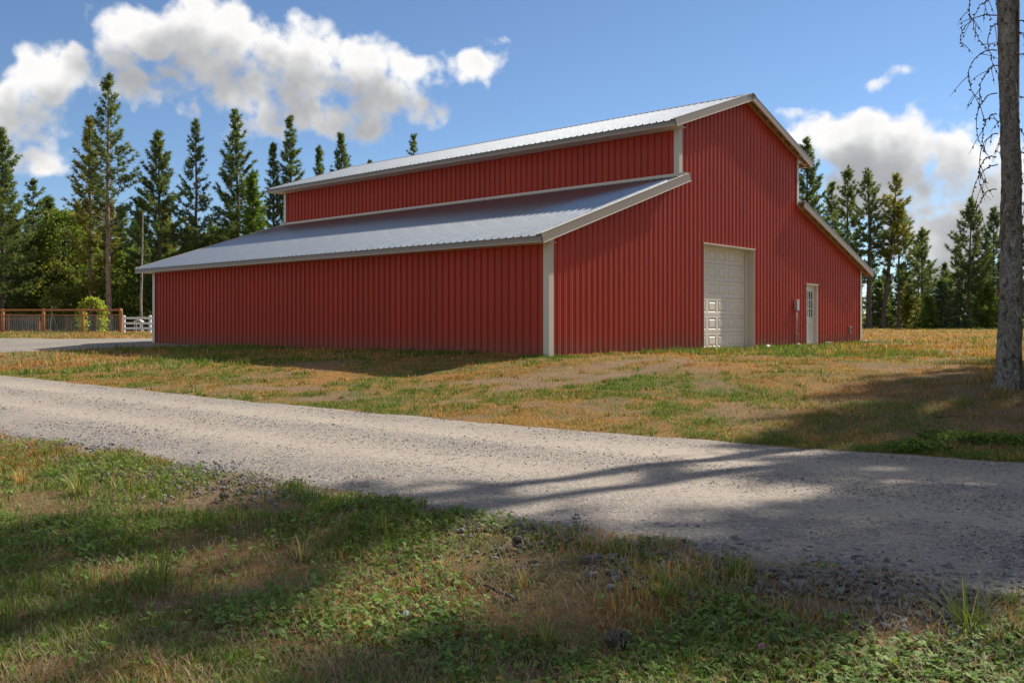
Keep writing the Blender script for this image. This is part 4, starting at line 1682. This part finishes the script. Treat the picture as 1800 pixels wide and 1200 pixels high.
def green_amount(x, y):
    """0 = dry, 1 = green; the lawn's own patches"""
    ib, a, b = in_barn(x, y)
    n1 = fbm(x, y, .32, 4)
    n2 = fbm(x + 40, y, 1.3, 4)
    g_ = .5 + (n1 - .5) * 3.0 + (n2 - .5) * 2.2 - .26
    d_road = y - yfar(x)
    g_ = g_ + .60 * np.exp(-np.clip(d_road, 0, 9) / .75) * (d_road > -.4)
    d_gable = np.where((a > -2) & (a < W + 2), np.abs(-b), 9)
    g_ = g_ + .85 * np.exp(-np.clip(d_gable - .4, 0, 20) / 1.3) * (b < .5)
    d_side = np.where((b > -1) & (b < L + 3), np.clip(-a, 0, 20), 9)
    g_ = g_ + .8 * np.exp(-d_side / 2.2) * (a < .5)
    # far field: rust band with a greener strip nearer the barn
    far = sstep(24, 34, y) * (x > 3)
    g_ = g_ - .25 * far * sstep(36, 44, y) * sstep(75, 55, y) + .35 * sstep(62, 76, y)
    near_ = sstep(13, 8, y) * (y < ynear(x) + .5)
    g_ = g_ + .55 * near_
    left_patch = near_ * np.exp(-((x + 4.6) / 1.6) ** 2)  # slightly less green towards the left of the near verge
    g_ = g_ - .12 * left_patch
    return np.clip(g_, 0, 1)


def bare_amount(x, y):
    """1 = bare soil"""
    n = fbm(x + 11, y + 5, .9, 4)
    b_ = sstep(.56, .68, n) * .8
    # worn track across the lawn in front of the gable
    tr = np.zeros_like(b_)
    TP = [(-7.0, 17.6), (-2.5, 15.9), (.8, 16.6), (4.0, 19.6), (8.5, 25.3), (10.5, 28.5)]
    for (xa, ya), (xb, yb) in zip(TP, TP[1:]):
        tt_ = np.clip(((x - xa) * (xb - xa) + (y - ya) * (yb - ya)) / ((xb - xa) ** 2 + (yb - ya) ** 2), 0, 1)
        dd_ = np.hypot(x - xa - tt_ * (xb - xa), y - ya - tt_ * (yb - ya))
        tr = np.maximum(tr, np.exp(-((dd_ - .55) / .38) ** 2))
    tr = tr * sstep(.38, .56, fbm(x * .6, y, 1.1, 4))
    fg = sstep(11, 8, y) * (y < ynear(x)) * sstep(.60, .70, fbm(x + 3, y + 31, .95, 4))
    q_ = NT_P
    dt = np.hypot(x - q_.x + .9, (y - q_.y + .9) * .8)
    tree = np.exp(-(dt / 1.9) ** 2) * .75 * sstep(.30, .52, fbm(x + 8, y + 2, 1.5, 3))
    return np.clip(np.maximum(np.maximum(b_ * .7, tr), np.maximum(fg, tree)), 0, 1)


# bare patches show the soil itself
gm = bpy.data.objects['ground'].data
bv = bare_amount(X.ravel(), Y.ravel()) * (Y.ravel() < 60)
at_ = gm.color_attributes.new('Col', 'FLOAT_COLOR', 'POINT')
c4 = np.ones((len(bv), 4), dtype=np.float32)
c4[:, :3] = bv[:, None]
at_.data.foreach_set('color', c4.ravel())


def colour(x, y, n_):
    g_ = green_amount(x, y)
    pick = (r.random(n_) < g_)[:, None]
    k_ = r.random(n_)[:, None]
    gr = GREEN1 * (1 - k_) + GREEN2 * k_
    dr_ = DRY1 * (1 - k_) + DRY2 * k_
    rust = (fbm(x + 70, y, .5, 3) > .5)[:, None] & (r.random(n_) < .5)[:, None]
    dr_ = np.where(rust, RUST * (.7 + .8 * k_), dr_)
    dr_ = np.where((r.random(n_) < .12)[:, None], STRAW * (.7 + .5 * k_), dr_)
    return np.where(pick, gr, dr_), g_


def scatter(n_, y0, y1, pw, wide, margin):
    """random ground points, denser nearby"""
    u_ = r.random(n_)
    k_ = 1 - pw
    y = (y0 ** k_ + u_ * (y1 ** k_ - y0 ** k_)) ** (1 / k_)
    x = r.uniform(-1, 1, n_) * (wide * y + margin)
    return x, y


def on_lawn(x, y, keep_road=.0):
    ib, a, b = in_barn(x, y, .03)
    e_far = (fbm(x, x * 0 + 7, 1.6, 4) - .5) * .5 + .02
    road = (y > ynear(x) - .05 + (fbm(x, y, 1.8, 3) - .5) * 1.1) & (y < yfar(x) + e_far)
    drive = (x < -9) & (x > -48) & (y > 30.2 + (x + 14) * -.06) & (y < 40.5 + (x + 14) * -.05)
    keep = ~ib & ~drive
    return keep & (~road | (r.random(len(x)) < keep_road))


def lawn(name, n_, y0, y1, pw, lrange, wd, seg, label, wide=.60, margin=2.0, lenk=None):
    x, y = scatter(n_, y0, y1, pw, wide, margin)
    ok = on_lawn(x, y)
    x, y = x[ok], y[ok]
    ba = bare_amount(x, y)
    clump = fbm(x + 90, y + 20, 2.6, 3)
    keep = (r.random(len(x)) > ba * .93) & (r.random(len(x)) < np.clip((clump - .28) * 3.2, .15, 1))
    x, y, clump = x[keep], y[keep], clump[keep]
    n2 = len(x)
    C, g_ = colour(x, y, n2)
    C = C * r.uniform(.75, 1.2, (n2, 1))
    ln = r.uniform(*lrange, n2) * (.55 + clump * .9)
    ln = ln * (.8 + .35 * g_)
    sc = np.clip(y / y0, 1, 3.2) ** .75
    P = np.stack([x, y, zg(x, y) - .006], 1)
    V, Fc, Cc = blades(P, r.uniform(0, 6.283, n2), np.abs(r.normal(.55, .4, n2)), ln, wd * sc * r.uniform(.6, 1.3, n2), C, seg)
    o = link(bpy.data.objects.new(name, np_mesh(name, V, Fc, M['blade'], Cc)))
    tag(o, label, 'grass', kind='stuff')


lawn('foreground_grass', 270000, 3.0, 9.5, 1.6, (.025, .10), .0055, 2, 'short mixed green and dry grass on the near verge', margin=2.5)
lawn('lawn_grass', 340000, 8.5, 24, 1.6, (.03, .075), .0075, 1, 'short dry and green grass of the lawn before the barn', margin=2.0)
lawn('field_grass', 190000, 22, 95, 1.7, (.07, .17), .026, 1, 'dry and green grass of the field round the barn', wide=.66, margin=3.0)

# coarser clumps standing out of the mown lawn
cx_, cy_ = scatter(5200, 8.0, 26, 1.5, .6, 2.0)
ok = on_lawn(cx_, cy_) & (bare_amount(cx_, cy_) < .5) & (r.random(len(cx_)) < .25 + .75 * green_amount(cx_, cy_))
cx_, cy_ = cx_[ok], cy_[ok]
wa = np.concatenate([r.uniform(0, W, 520), np.full(520, -.14) - np.abs(r.normal(0, .10, 520))])
wb = np.concatenate([-.14 - np.abs(r.normal(0, .10, 520)), r.uniform(0, L, 520)])
ndoor = ~((wa > DA0) & (wa < DA1) & (wb < 0)) & ~((wa > MA0) & (wa < MA1) & (wb < 0))
wa, wb = wa[ndoor], wb[ndoor]
cx_ = np.concatenate([cx_, BX + wa * math.cos(TH) - wb * math.sin(TH)])
cy_ = np.concatenate([cy_, BY + wa * math.sin(TH) + wb * math.cos(TH)])
per = 22
x = np.repeat(cx_, per) + r.normal(0, .06, len(cx_) * per)
y = np.repeat(cy_, per) + r.normal(0, .06, len(cx_) * per)
kk = on_lawn(x, y)
col_, _ = colour(np.repeat(cx_, per), np.repeat(cy_, per), len(x))
hh = np.repeat(r.uniform(.05, .11, len(cx_)), per) * r.uniform(.6, 1.1, len(x))
V, Fc, Cc = blades(np.stack([x, y, zg(x, y) - .006], 1)[kk], r.uniform(0, 6.283, kk.sum()), np.abs(r.normal(.5, .35, kk.sum())), hh[kk], (.009 * np.clip(y / 9, 1, 2.5))[kk], (col_ * r.uniform(.65, 1.15, (len(x), 1)))[kk], 2)
o = link(bpy.data.objects.new('lawn_clumps', np_mesh('lawn_clumps', V, Fc, M['blade'], Cc)))
tag(o, 'coarser clumps of grass scattered over the lawn', 'grass', kind='stuff')

# clover and other broad little leaves of the verge
x, y = scatter(105000, 3.0, 12.5, 1.7, .6, 2.0)
d_ok = on_lawn(x, y)
patch = fbm(x + 55, y + 14, .85, 4)
keep = d_ok & (r.random(len(x)) < np.clip((patch - .38) * 6, 0.06, 1)) & (r.random(len(x)) > bare_amount(x, y) * .85) & ((y < ynear(x) + .3) | (r.random(len(x)) < .22))
x, y = x[keep], y[keep]
n2 = len(x)
hgt = r.uniform(.012, .065, n2)
cen = np.stack([x, y, zg(x, y) + hgt], 1)
Vs, Fs, Cs = [], [], []
off = 0
k_ = np.clip(r.normal(.4, .3, n2), 0, 1)[:, None]
cc = (np.array((.07, .14, .026)) * (1 - k_) + np.array((.23, .35, .07)) * k_)
yl = r.random(n2) < .08
cc[yl] = np.array((.28, .19, .05))
h0 = r.uniform(0, 6.28, n2)
tilt = r.normal(0, .35, (n2, 2))
for j in range(3):
    a_ = h0 + j * 2.094
    sz_ = r.uniform(.011, .026, n2)
    hd = np.stack([np.cos(a_), np.sin(a_), tilt[:, 0] * np.cos(a_) + tilt[:, 1] * np.sin(a_)], 1)
    sd_ = np.stack([-np.sin(a_), np.cos(a_), -tilt[:, 0] * np.sin(a_) + tilt[:, 1] * np.cos(a_)], 1)
    p0 = cen
    p1 = cen + hd * sz_[:, None] * .55 + sd_ * sz_[:, None] * .52
    p2 = cen + hd * sz_[:, None] * 1.15 + np.array([0, 0, -.003])
    p3 = cen + hd * sz_[:, None] * .55 - sd_ * sz_[:, None] * .52
    V = np.stack([p0, p1, p2, p3], 1).reshape(-1, 3)
    b = np.arange(n2)[:, None] * 4 + off
    Vs.append(V)
    Fs.append(np.concatenate([b + np.array([[0, 1, 2]]), b + np.array([[0, 2, 3]])]))
    Cs.append(np.repeat(cc * r.uniform(.85, 1.15, (n2, 1)), 4, 0))
    off += len(V)
# stems
V, Fc, Cc = blades(np.stack([x, y, zg(x, y) - .005], 1), h0, np.zeros(n2), hgt + .004, np.full(n2, .0028), cc * .9, 1)
Vs.append(V)
Fs.append(Fc + off)
Cs.append(Cc)
o = link(bpy.data.objects.new('clover_cover', np_mesh('clover_cover', np.concatenate(Vs), np.concatenate(Fs), M['blade'], np.concatenate(Cs))))
tag(o, 'low clover and broad-leaved weeds covering the near verge', 'ground cover', kind='stuff')

# dead straw and pine needles lying about
x, y = scatter(60000, 3.0, 13, 1.7, .6, 2.0)
x = np.concatenate([x, NT_P.x - .9 + r.normal(0, 1.5, 16000)])
y = np.concatenate([y, NT_P.y - .9 + r.normal(0, 1.5, 16000)])
ok = on_lawn(x, y, .02)
x, y = x[ok], y[ok]
n2 = len(x)
k_ = r.random(n2)[:, None]
V, Fc, Cc = blades(np.stack([x, y, zg(x, y) + r.uniform(.002, .03, n2)], 1), r.uniform(0, 6.28, n2), r.uniform(1.25, 1.6, n2), r.uniform(.04, .16, n2), r.uniform(.002, .0045, n2), np.array((.22, .15, .09)) * (1 - k_) + np.array((.42, .34, .24)) * k_, 2)
o = link(bpy.data.objects.new('straw_litter', np_mesh('straw_litter', V, Fc, M['blade'], Cc)))
tag(o, 'dead straw and needle litter lying on the verge', 'litter', kind='stuff')

# stones
ico_v = np.array([(0, 0, 1), (.894, 0, .447), (.276, .851, .447), (-.724, .526, .447), (-.724, -.526, .447), (.276, -.851, .447), (.724, .526, -.447), (-.276, .851, -.447), (-.894, 0, -.447), (-.276, -.851, -.447), (.724, -.526, -.447), (0, 0, -1)])
ico_f = np.array([(0, 1, 2), (0, 2, 3), (0, 3, 4), (0, 4, 5), (0, 5, 1), (1, 6, 2), (2, 7, 3), (3, 8, 4), (4, 9, 5), (5, 10, 1), (6, 7, 2), (7, 8, 3), (8, 9, 4), (9, 10, 5), (10, 6, 1), (11, 7, 6), (11, 8, 7), (11, 9, 8), (11, 10, 9), (11, 6, 10)])
oct_v = np.array([(1, 0, 0), (0, 1, 0), (-1, 0, 0), (0, -1, 0), (0, 0, 1), (0, 0, -1)], float)
oct_f = np.array([(0, 1, 4), (1, 2, 4), (2, 3, 4), (3, 0, 4)])


def stones(name, x, y, zoff, size, shape, C, label, flat=.55):
    bv, bf = shape
    N, K = len(x), len(bv)
    rot = r.uniform(0, 6.28, N)
    sx, sy, sz_ = size * r.uniform(.7, 1.3, N), size * r.uniform(.5, 1.0, N), size * flat * r.uniform(.6, 1.2, N)
    jit = r.uniform(.5, 1.4, (N, K, 1))
    B = bv[None] * jit * np.stack([sx, sy, sz_], 1)[:, None, :]
    tl = r.normal(0, .35, (N, 2))
    B[:, :, 2] += B[:, :, 0] * tl[:, :1] + B[:, :, 1] * tl[:, 1:]
    c_, s_ = np.cos(rot)[:, None], np.sin(rot)[:, None]
    Xr = B[:, :, 0] * c_ - B[:, :, 1] * s_ + x[:, None]
    Yr = B[:, :, 0] * s_ + B[:, :, 1] * c_ + y[:, None]
    Zr = B[:, :, 2] + zoff[:, None]
    V = np.stack([Xr, Yr, Zr], -1).reshape(-1, 3)
    Fc = (bf[None] + (np.arange(N) * K)[:, None, None]).reshape(-1, 3)
    o = link(bpy.data.objects.new(name, np_mesh(name, V, Fc, M['stones'], np.repeat(C, K, 0))))
    tag(o, label, 'gravel', kind='stuff')


def road_z(x, y):
    q_ = np.clip((y - ynear(x)) / (yfar(x) - ynear(x)), 0, 1)
    zr_ = zg(x, y, False) + .012 + .03 * np.sin(np.pi * q_) - .022 * (np.exp(-((q_ - .36) / .09) ** 2) + np.exp(-((q_ - .72) / .09) ** 2))
    return zr_


def grey(n_, lo=.12, hi=.36):
    k_ = r.uniform(lo, hi, n_)[:, None]
    tint = r.normal(0, .03, (n_, 1))
    return np.clip(k_ * np.array([[1, .965, .93]]) * (1 + tint * np.array([[1, 0, -1]])), .03, .7)


# loose stones all over the road: fewer in the wheel tracks
x, y = scatter(190000, 4.0, 24, 1.5, .6, 2.0)
q0 = (y - ynear(x)) / (yfar(x) - ynear(x))
trk = np.exp(-((q0 - .36) / .13) ** 2) + np.exp(-((q0 - .74) / .13) ** 2)
keep = (q0 > -.06) & (q0 < 1.0) & (r.random(len(x)) < np.clip(1 - .92 * trk, .05, 1)) & (r.random(len(x)) < np.clip(1.25 - q0 * .75, .4, 1))
x, y = x[keep], y[keep]
stones('road_gravel', x, y, road_z(x, y) + .002, r.uniform(.004, .0125, len(x)) * np.clip(y / 8, 1, 1.5), (oct_v, oct_f), grey(len(x), .10, .36), 'loose grey crushed gravel on the road')
# coarse stones along the near shoulder
x = r.uniform(-7.5, 5.5, 24000)
y = ynear(x) + r.normal(-.10, .50, len(x))
m_ = np.where(x > .4, 1.0, .45) * (fbm(x + 5, y, 1.1, 3) > np.where(x > .8, .40, .50))
keep = (r.random(len(x)) < m_) & (y > 3)
x, y = x[keep], y[keep]
sz_ = .007 + .026 * r.random(len(x)) ** 1.8 * np.where(x > .4, 1.15, .8)
stones('shoulder_stones', x, y, np.maximum(zg(x, y), zg(x, y, False)) + sz_ * .15 + .008, sz_, (ico_v, ico_f), grey(len(x), .06, .26), 'dark angular crushed stones along the near road shoulder', .5)

# taller grass tufts that stand out singly
TUFTS = [(140, 868, .26, 'leafy green grass tuft left of the dark shoulder stones', GREEN2), (207, 812, .22, 'small green tuft on the road shoulder above the leafy grass tuft', GREEN2), (85, 800, .22, 'bushy green tuft at the road edge near the small green tuft', GREEN2),
         (285, 1030, .30, 'tall pale green grass tuft on the shaded verge', GREEN2), (1300, 1015, .22, 'green tuft at the upper end of the coarse stones', GREEN2), (672, 935, .22, 'green tuft at the road edge beside straw grass', GREEN2),
         (920, 1030, .16, 'dry straw-coloured tuft on the shaded verge', STRAW), (1165, 1055, .2, 'wide green tuft below the gravel edge', GREEN2), (1700, 1110, .3, 'arching long-bladed tuft below the coarse stones', GREEN2),
         (960, 1140, .2, 'yellow-green tuft beside the large pine cone', GREEN2 * 1.1), (40, 850, .2, 'dry orange tuft beside the leafy grass tuft', DRY2), (1780, 1068, .14, 'small bright tuft among the coarse stones', GREEN2), (530, 985, .2, 'straw tuft on the dry patch of the verge', STRAW),
         (600, 700, .12, 'low green tuft at the lawn edge of the road', GREEN2), (1690, 715, .3, 'yellow-green leafy tuft at the foot of the near pine', np.array((.26, .27, .04))), (1760, 700, .25, 'yellowing tuft between the near pine roots', np.array((.30, .26, .05)))]
for (px_, py_, h_, lb, base_c) in TUFTS:
    p = at(px_, py_)
    n2 = 85
    rad_ = np.abs(r.normal(0, h_ * .22, n2))
    a_ = r.uniform(0, 6.28, n2)
    P = np.stack([rad_ * np.cos(a_), rad_ * np.sin(a_), np.full(n2, -.01)], 1)
    C = base_c[None] * r.uniform(.45, 1.1, (n2, 1))
    dryb = r.random(n2) < .15
    C[dryb] = STRAW * .8
    V, Fc, Cc = blades(P, a_ + r.normal(0, .5, n2), np.abs(r.normal(.45, .3, n2)) + rad_ / h_, h_ * r.uniform(.4, 1.1, n2), r.uniform(.004, .009, n2), C, 4)
    o = link(bpy.data.objects.new('grass_tuft', np_mesh('grass_tuft', V, Fc, M['blade'], Cc)))
    o.location = p
    tag(o, lb, 'grass tuft')

# low leafy weeds along the far road edge, under the near pine
for k, (px_, py_, s, lb) in enumerate([(1610, 790, .5, 'leafy green weed on the bank edge below the dry shaded grass'), (1680, 775, .6, 'leafy dark green weed patch on the bank below the near pine'), (1770, 780, .6, 'wide leafy weed at the road edge under the near pine'),
                                       ]):
    p = at(px_, py_)
    n2 = 620
    P = np.clip(r.normal(0, 1, (n2, 3)), -1.3, 1.3) * np.array([s * .42, s * .28, 0])
    P[:, 2] = r.uniform(.02, .20, n2) * s * np.exp(-(P[:, 0] / s) ** 2 * 1.5)
    k_ = r.random(n2)[:, None]
    V, Fc, Cc = needle_tris(P, unit(r.normal(0, 1, P.shape) * np.array([1, 1, .35])), np.full(n2, .06), 1, .2, .028, np.array((.06, .11, .02)) * (1 - k_) + np.array((.2, .27, .05)) * k_, r)
    o = link(bpy.data.objects.new('leafy_weed', np_mesh('leafy_weed', V, Fc, M['blade'], Cc)))
    o.location = p
    tag(o, lb, 'weed')

# pine cones: a core with rings of open scales


def cone_mesh(seed, ln, rad_):
    rg = random.Random(seed)
    m = MB()
    n_ = 9
    m.tube([(0, 0, ln * i / 6) for i in range(7)], [rad_ * .45 * math.sin(math.pi * (.12 + .8 * i / 6)) for i in range(7)], 7)
    for i in range(n_):
        t = (i + .5) / n_
        rr_ = rad_ * math.sin(math.pi * (.16 + .76 * t)) ** .8
        for k in range(9):
            a_ = 6.283 * (k + .5 * (i % 2)) / 9 + rg.gauss(0, .06)
            o_ = Vector((math.cos(a_), math.sin(a_), 0))
            s_ = Vector((-o_.y, o_.x, 0))
            z_ = t * ln
            w_ = rr_ * .34
            b_ = o_ * rr_ * .35 + Vector((0, 0, z_))
            e_ = o_ * rr_ * rg.uniform(.92, 1.1) + Vector((0, 0, z_ + ln * .10))
            m.hexa([b_ - s_ * w_ * .5, e_ - s_ * w_, e_ + s_ * w_, b_ + s_ * w_ * .5, b_ - s_ * w_ * .5 + Vector((0, 0, .004)), e_ - s_ * w_ * .8 + Vector((0, 0, .008)), e_ + s_ * w_ * .8 + Vector((0, 0, .008)), b_ + s_ * w_ * .5 + Vector((0, 0, .004))])
    return m


M['cone'] = wood('dark_cone_scales', (.035, .026, .022), (.16, .125, .10), 12)
for k, (px_, py_, ln, rd, ax, lb) in enumerate([(1062, 1142, .115, .042, 1.75, 'large dark open pine cone lying in the shaded grass'), (1020, 997, .08, .032, 1.5, 'dark pine cone half sunk in clover below the gravel'), (905, 958, .075, .03, .3, 'small dark pine cone by the gravel edge weeds'), (385, 880, .07, .03, 2.4, 'pine cone on the dark shoulder stones')]):
    p = at(px_, py_)
    o = cone_mesh(k, ln, rd).build('pine_cone', M['cone'])
    o.location = p + Vector((0, 0, rd * .9 + .01))
    o.rotation_euler = (math.radians(90), 0, ax)
    tag(o, lb, 'pine cone')

# clover flower heads
M['petal'] = painted('white_petals', (.75, .74, .68), .7, .1)
M['petal_pink'] = painted('pink_petals', (.55, .22, .36), .7, .1)
for k, (px_, py_, mt, lb) in enumerate([(712, 1100, 'petal', 'white clover flower in the shaded verge'), (1337, 1162, 'petal_pink', 'pink clover flower in the shaded verge')]):
    p = at(px_, py_)
    t = empty('clover_flower', p)
    tag(t, lb, 'flower')
    m = MB()
    m.tube([(0, 0, -.01), (.004, 0, .06)], .0018, 5)
    st = bpy.data.materials.get('grass_stem') or painted('grass_stem', (.08, .13, .03), .6)
    m.build('stem', st, t)
    m = MB()
    rg = random.Random(k)
    for i in range(46):
        dv = Vector((rg.gauss(0, 1), rg.gauss(0, 1), rg.gauss(.35, .8))).normalized()
        c = Vector((.004, 0, .066))
        m.tube([c + dv * .003, c + dv * .011, c + dv * .016], [.0012, .0026, .0008], 4)
    m.build('flower_head', M[mt], t)

# fallen sticks
for k, (px_, py_, ln, ang_, lb) in enumerate([(1690, 735, .75, .1, 'fallen stick on the bank left of the near pine'), (860, 1040, .5, 2.2, 'thin dead stick across the shaded verge'), (1545, 1090, .55, .9, 'forked dead twig at the edge of the coarse stones'), (1785, 640, .6, 1.9, 'bent stick leaning at the foot of the near pine')]):
    p = at(px_, py_) if k != 3 else NT_P + Vector((.1, -.45, 0))
    rg = random.Random(50 + k)
    m = MB()
    pts = [Vector((math.cos(ang_) * ln * (i / 6 - .5), math.sin(ang_) * ln * (i / 6 - .5), .025 + rg.uniform(-.008, .012) + (.5 * i / 6 * ln if k == 3 else 0))) for i in range(7)]
    m.tube(pts, [.011 * (1 - i / 9) for i in range(7)], 6)
    m.tube([pts[3], pts[3] + Vector((.08, .10, .03)), pts[3] + Vector((.12, .2, .035))], [.006, .005, .003], 5)
    o = m.build('stick', M['bark'])
    o.location = p
    tag(o, lb, 'stick')
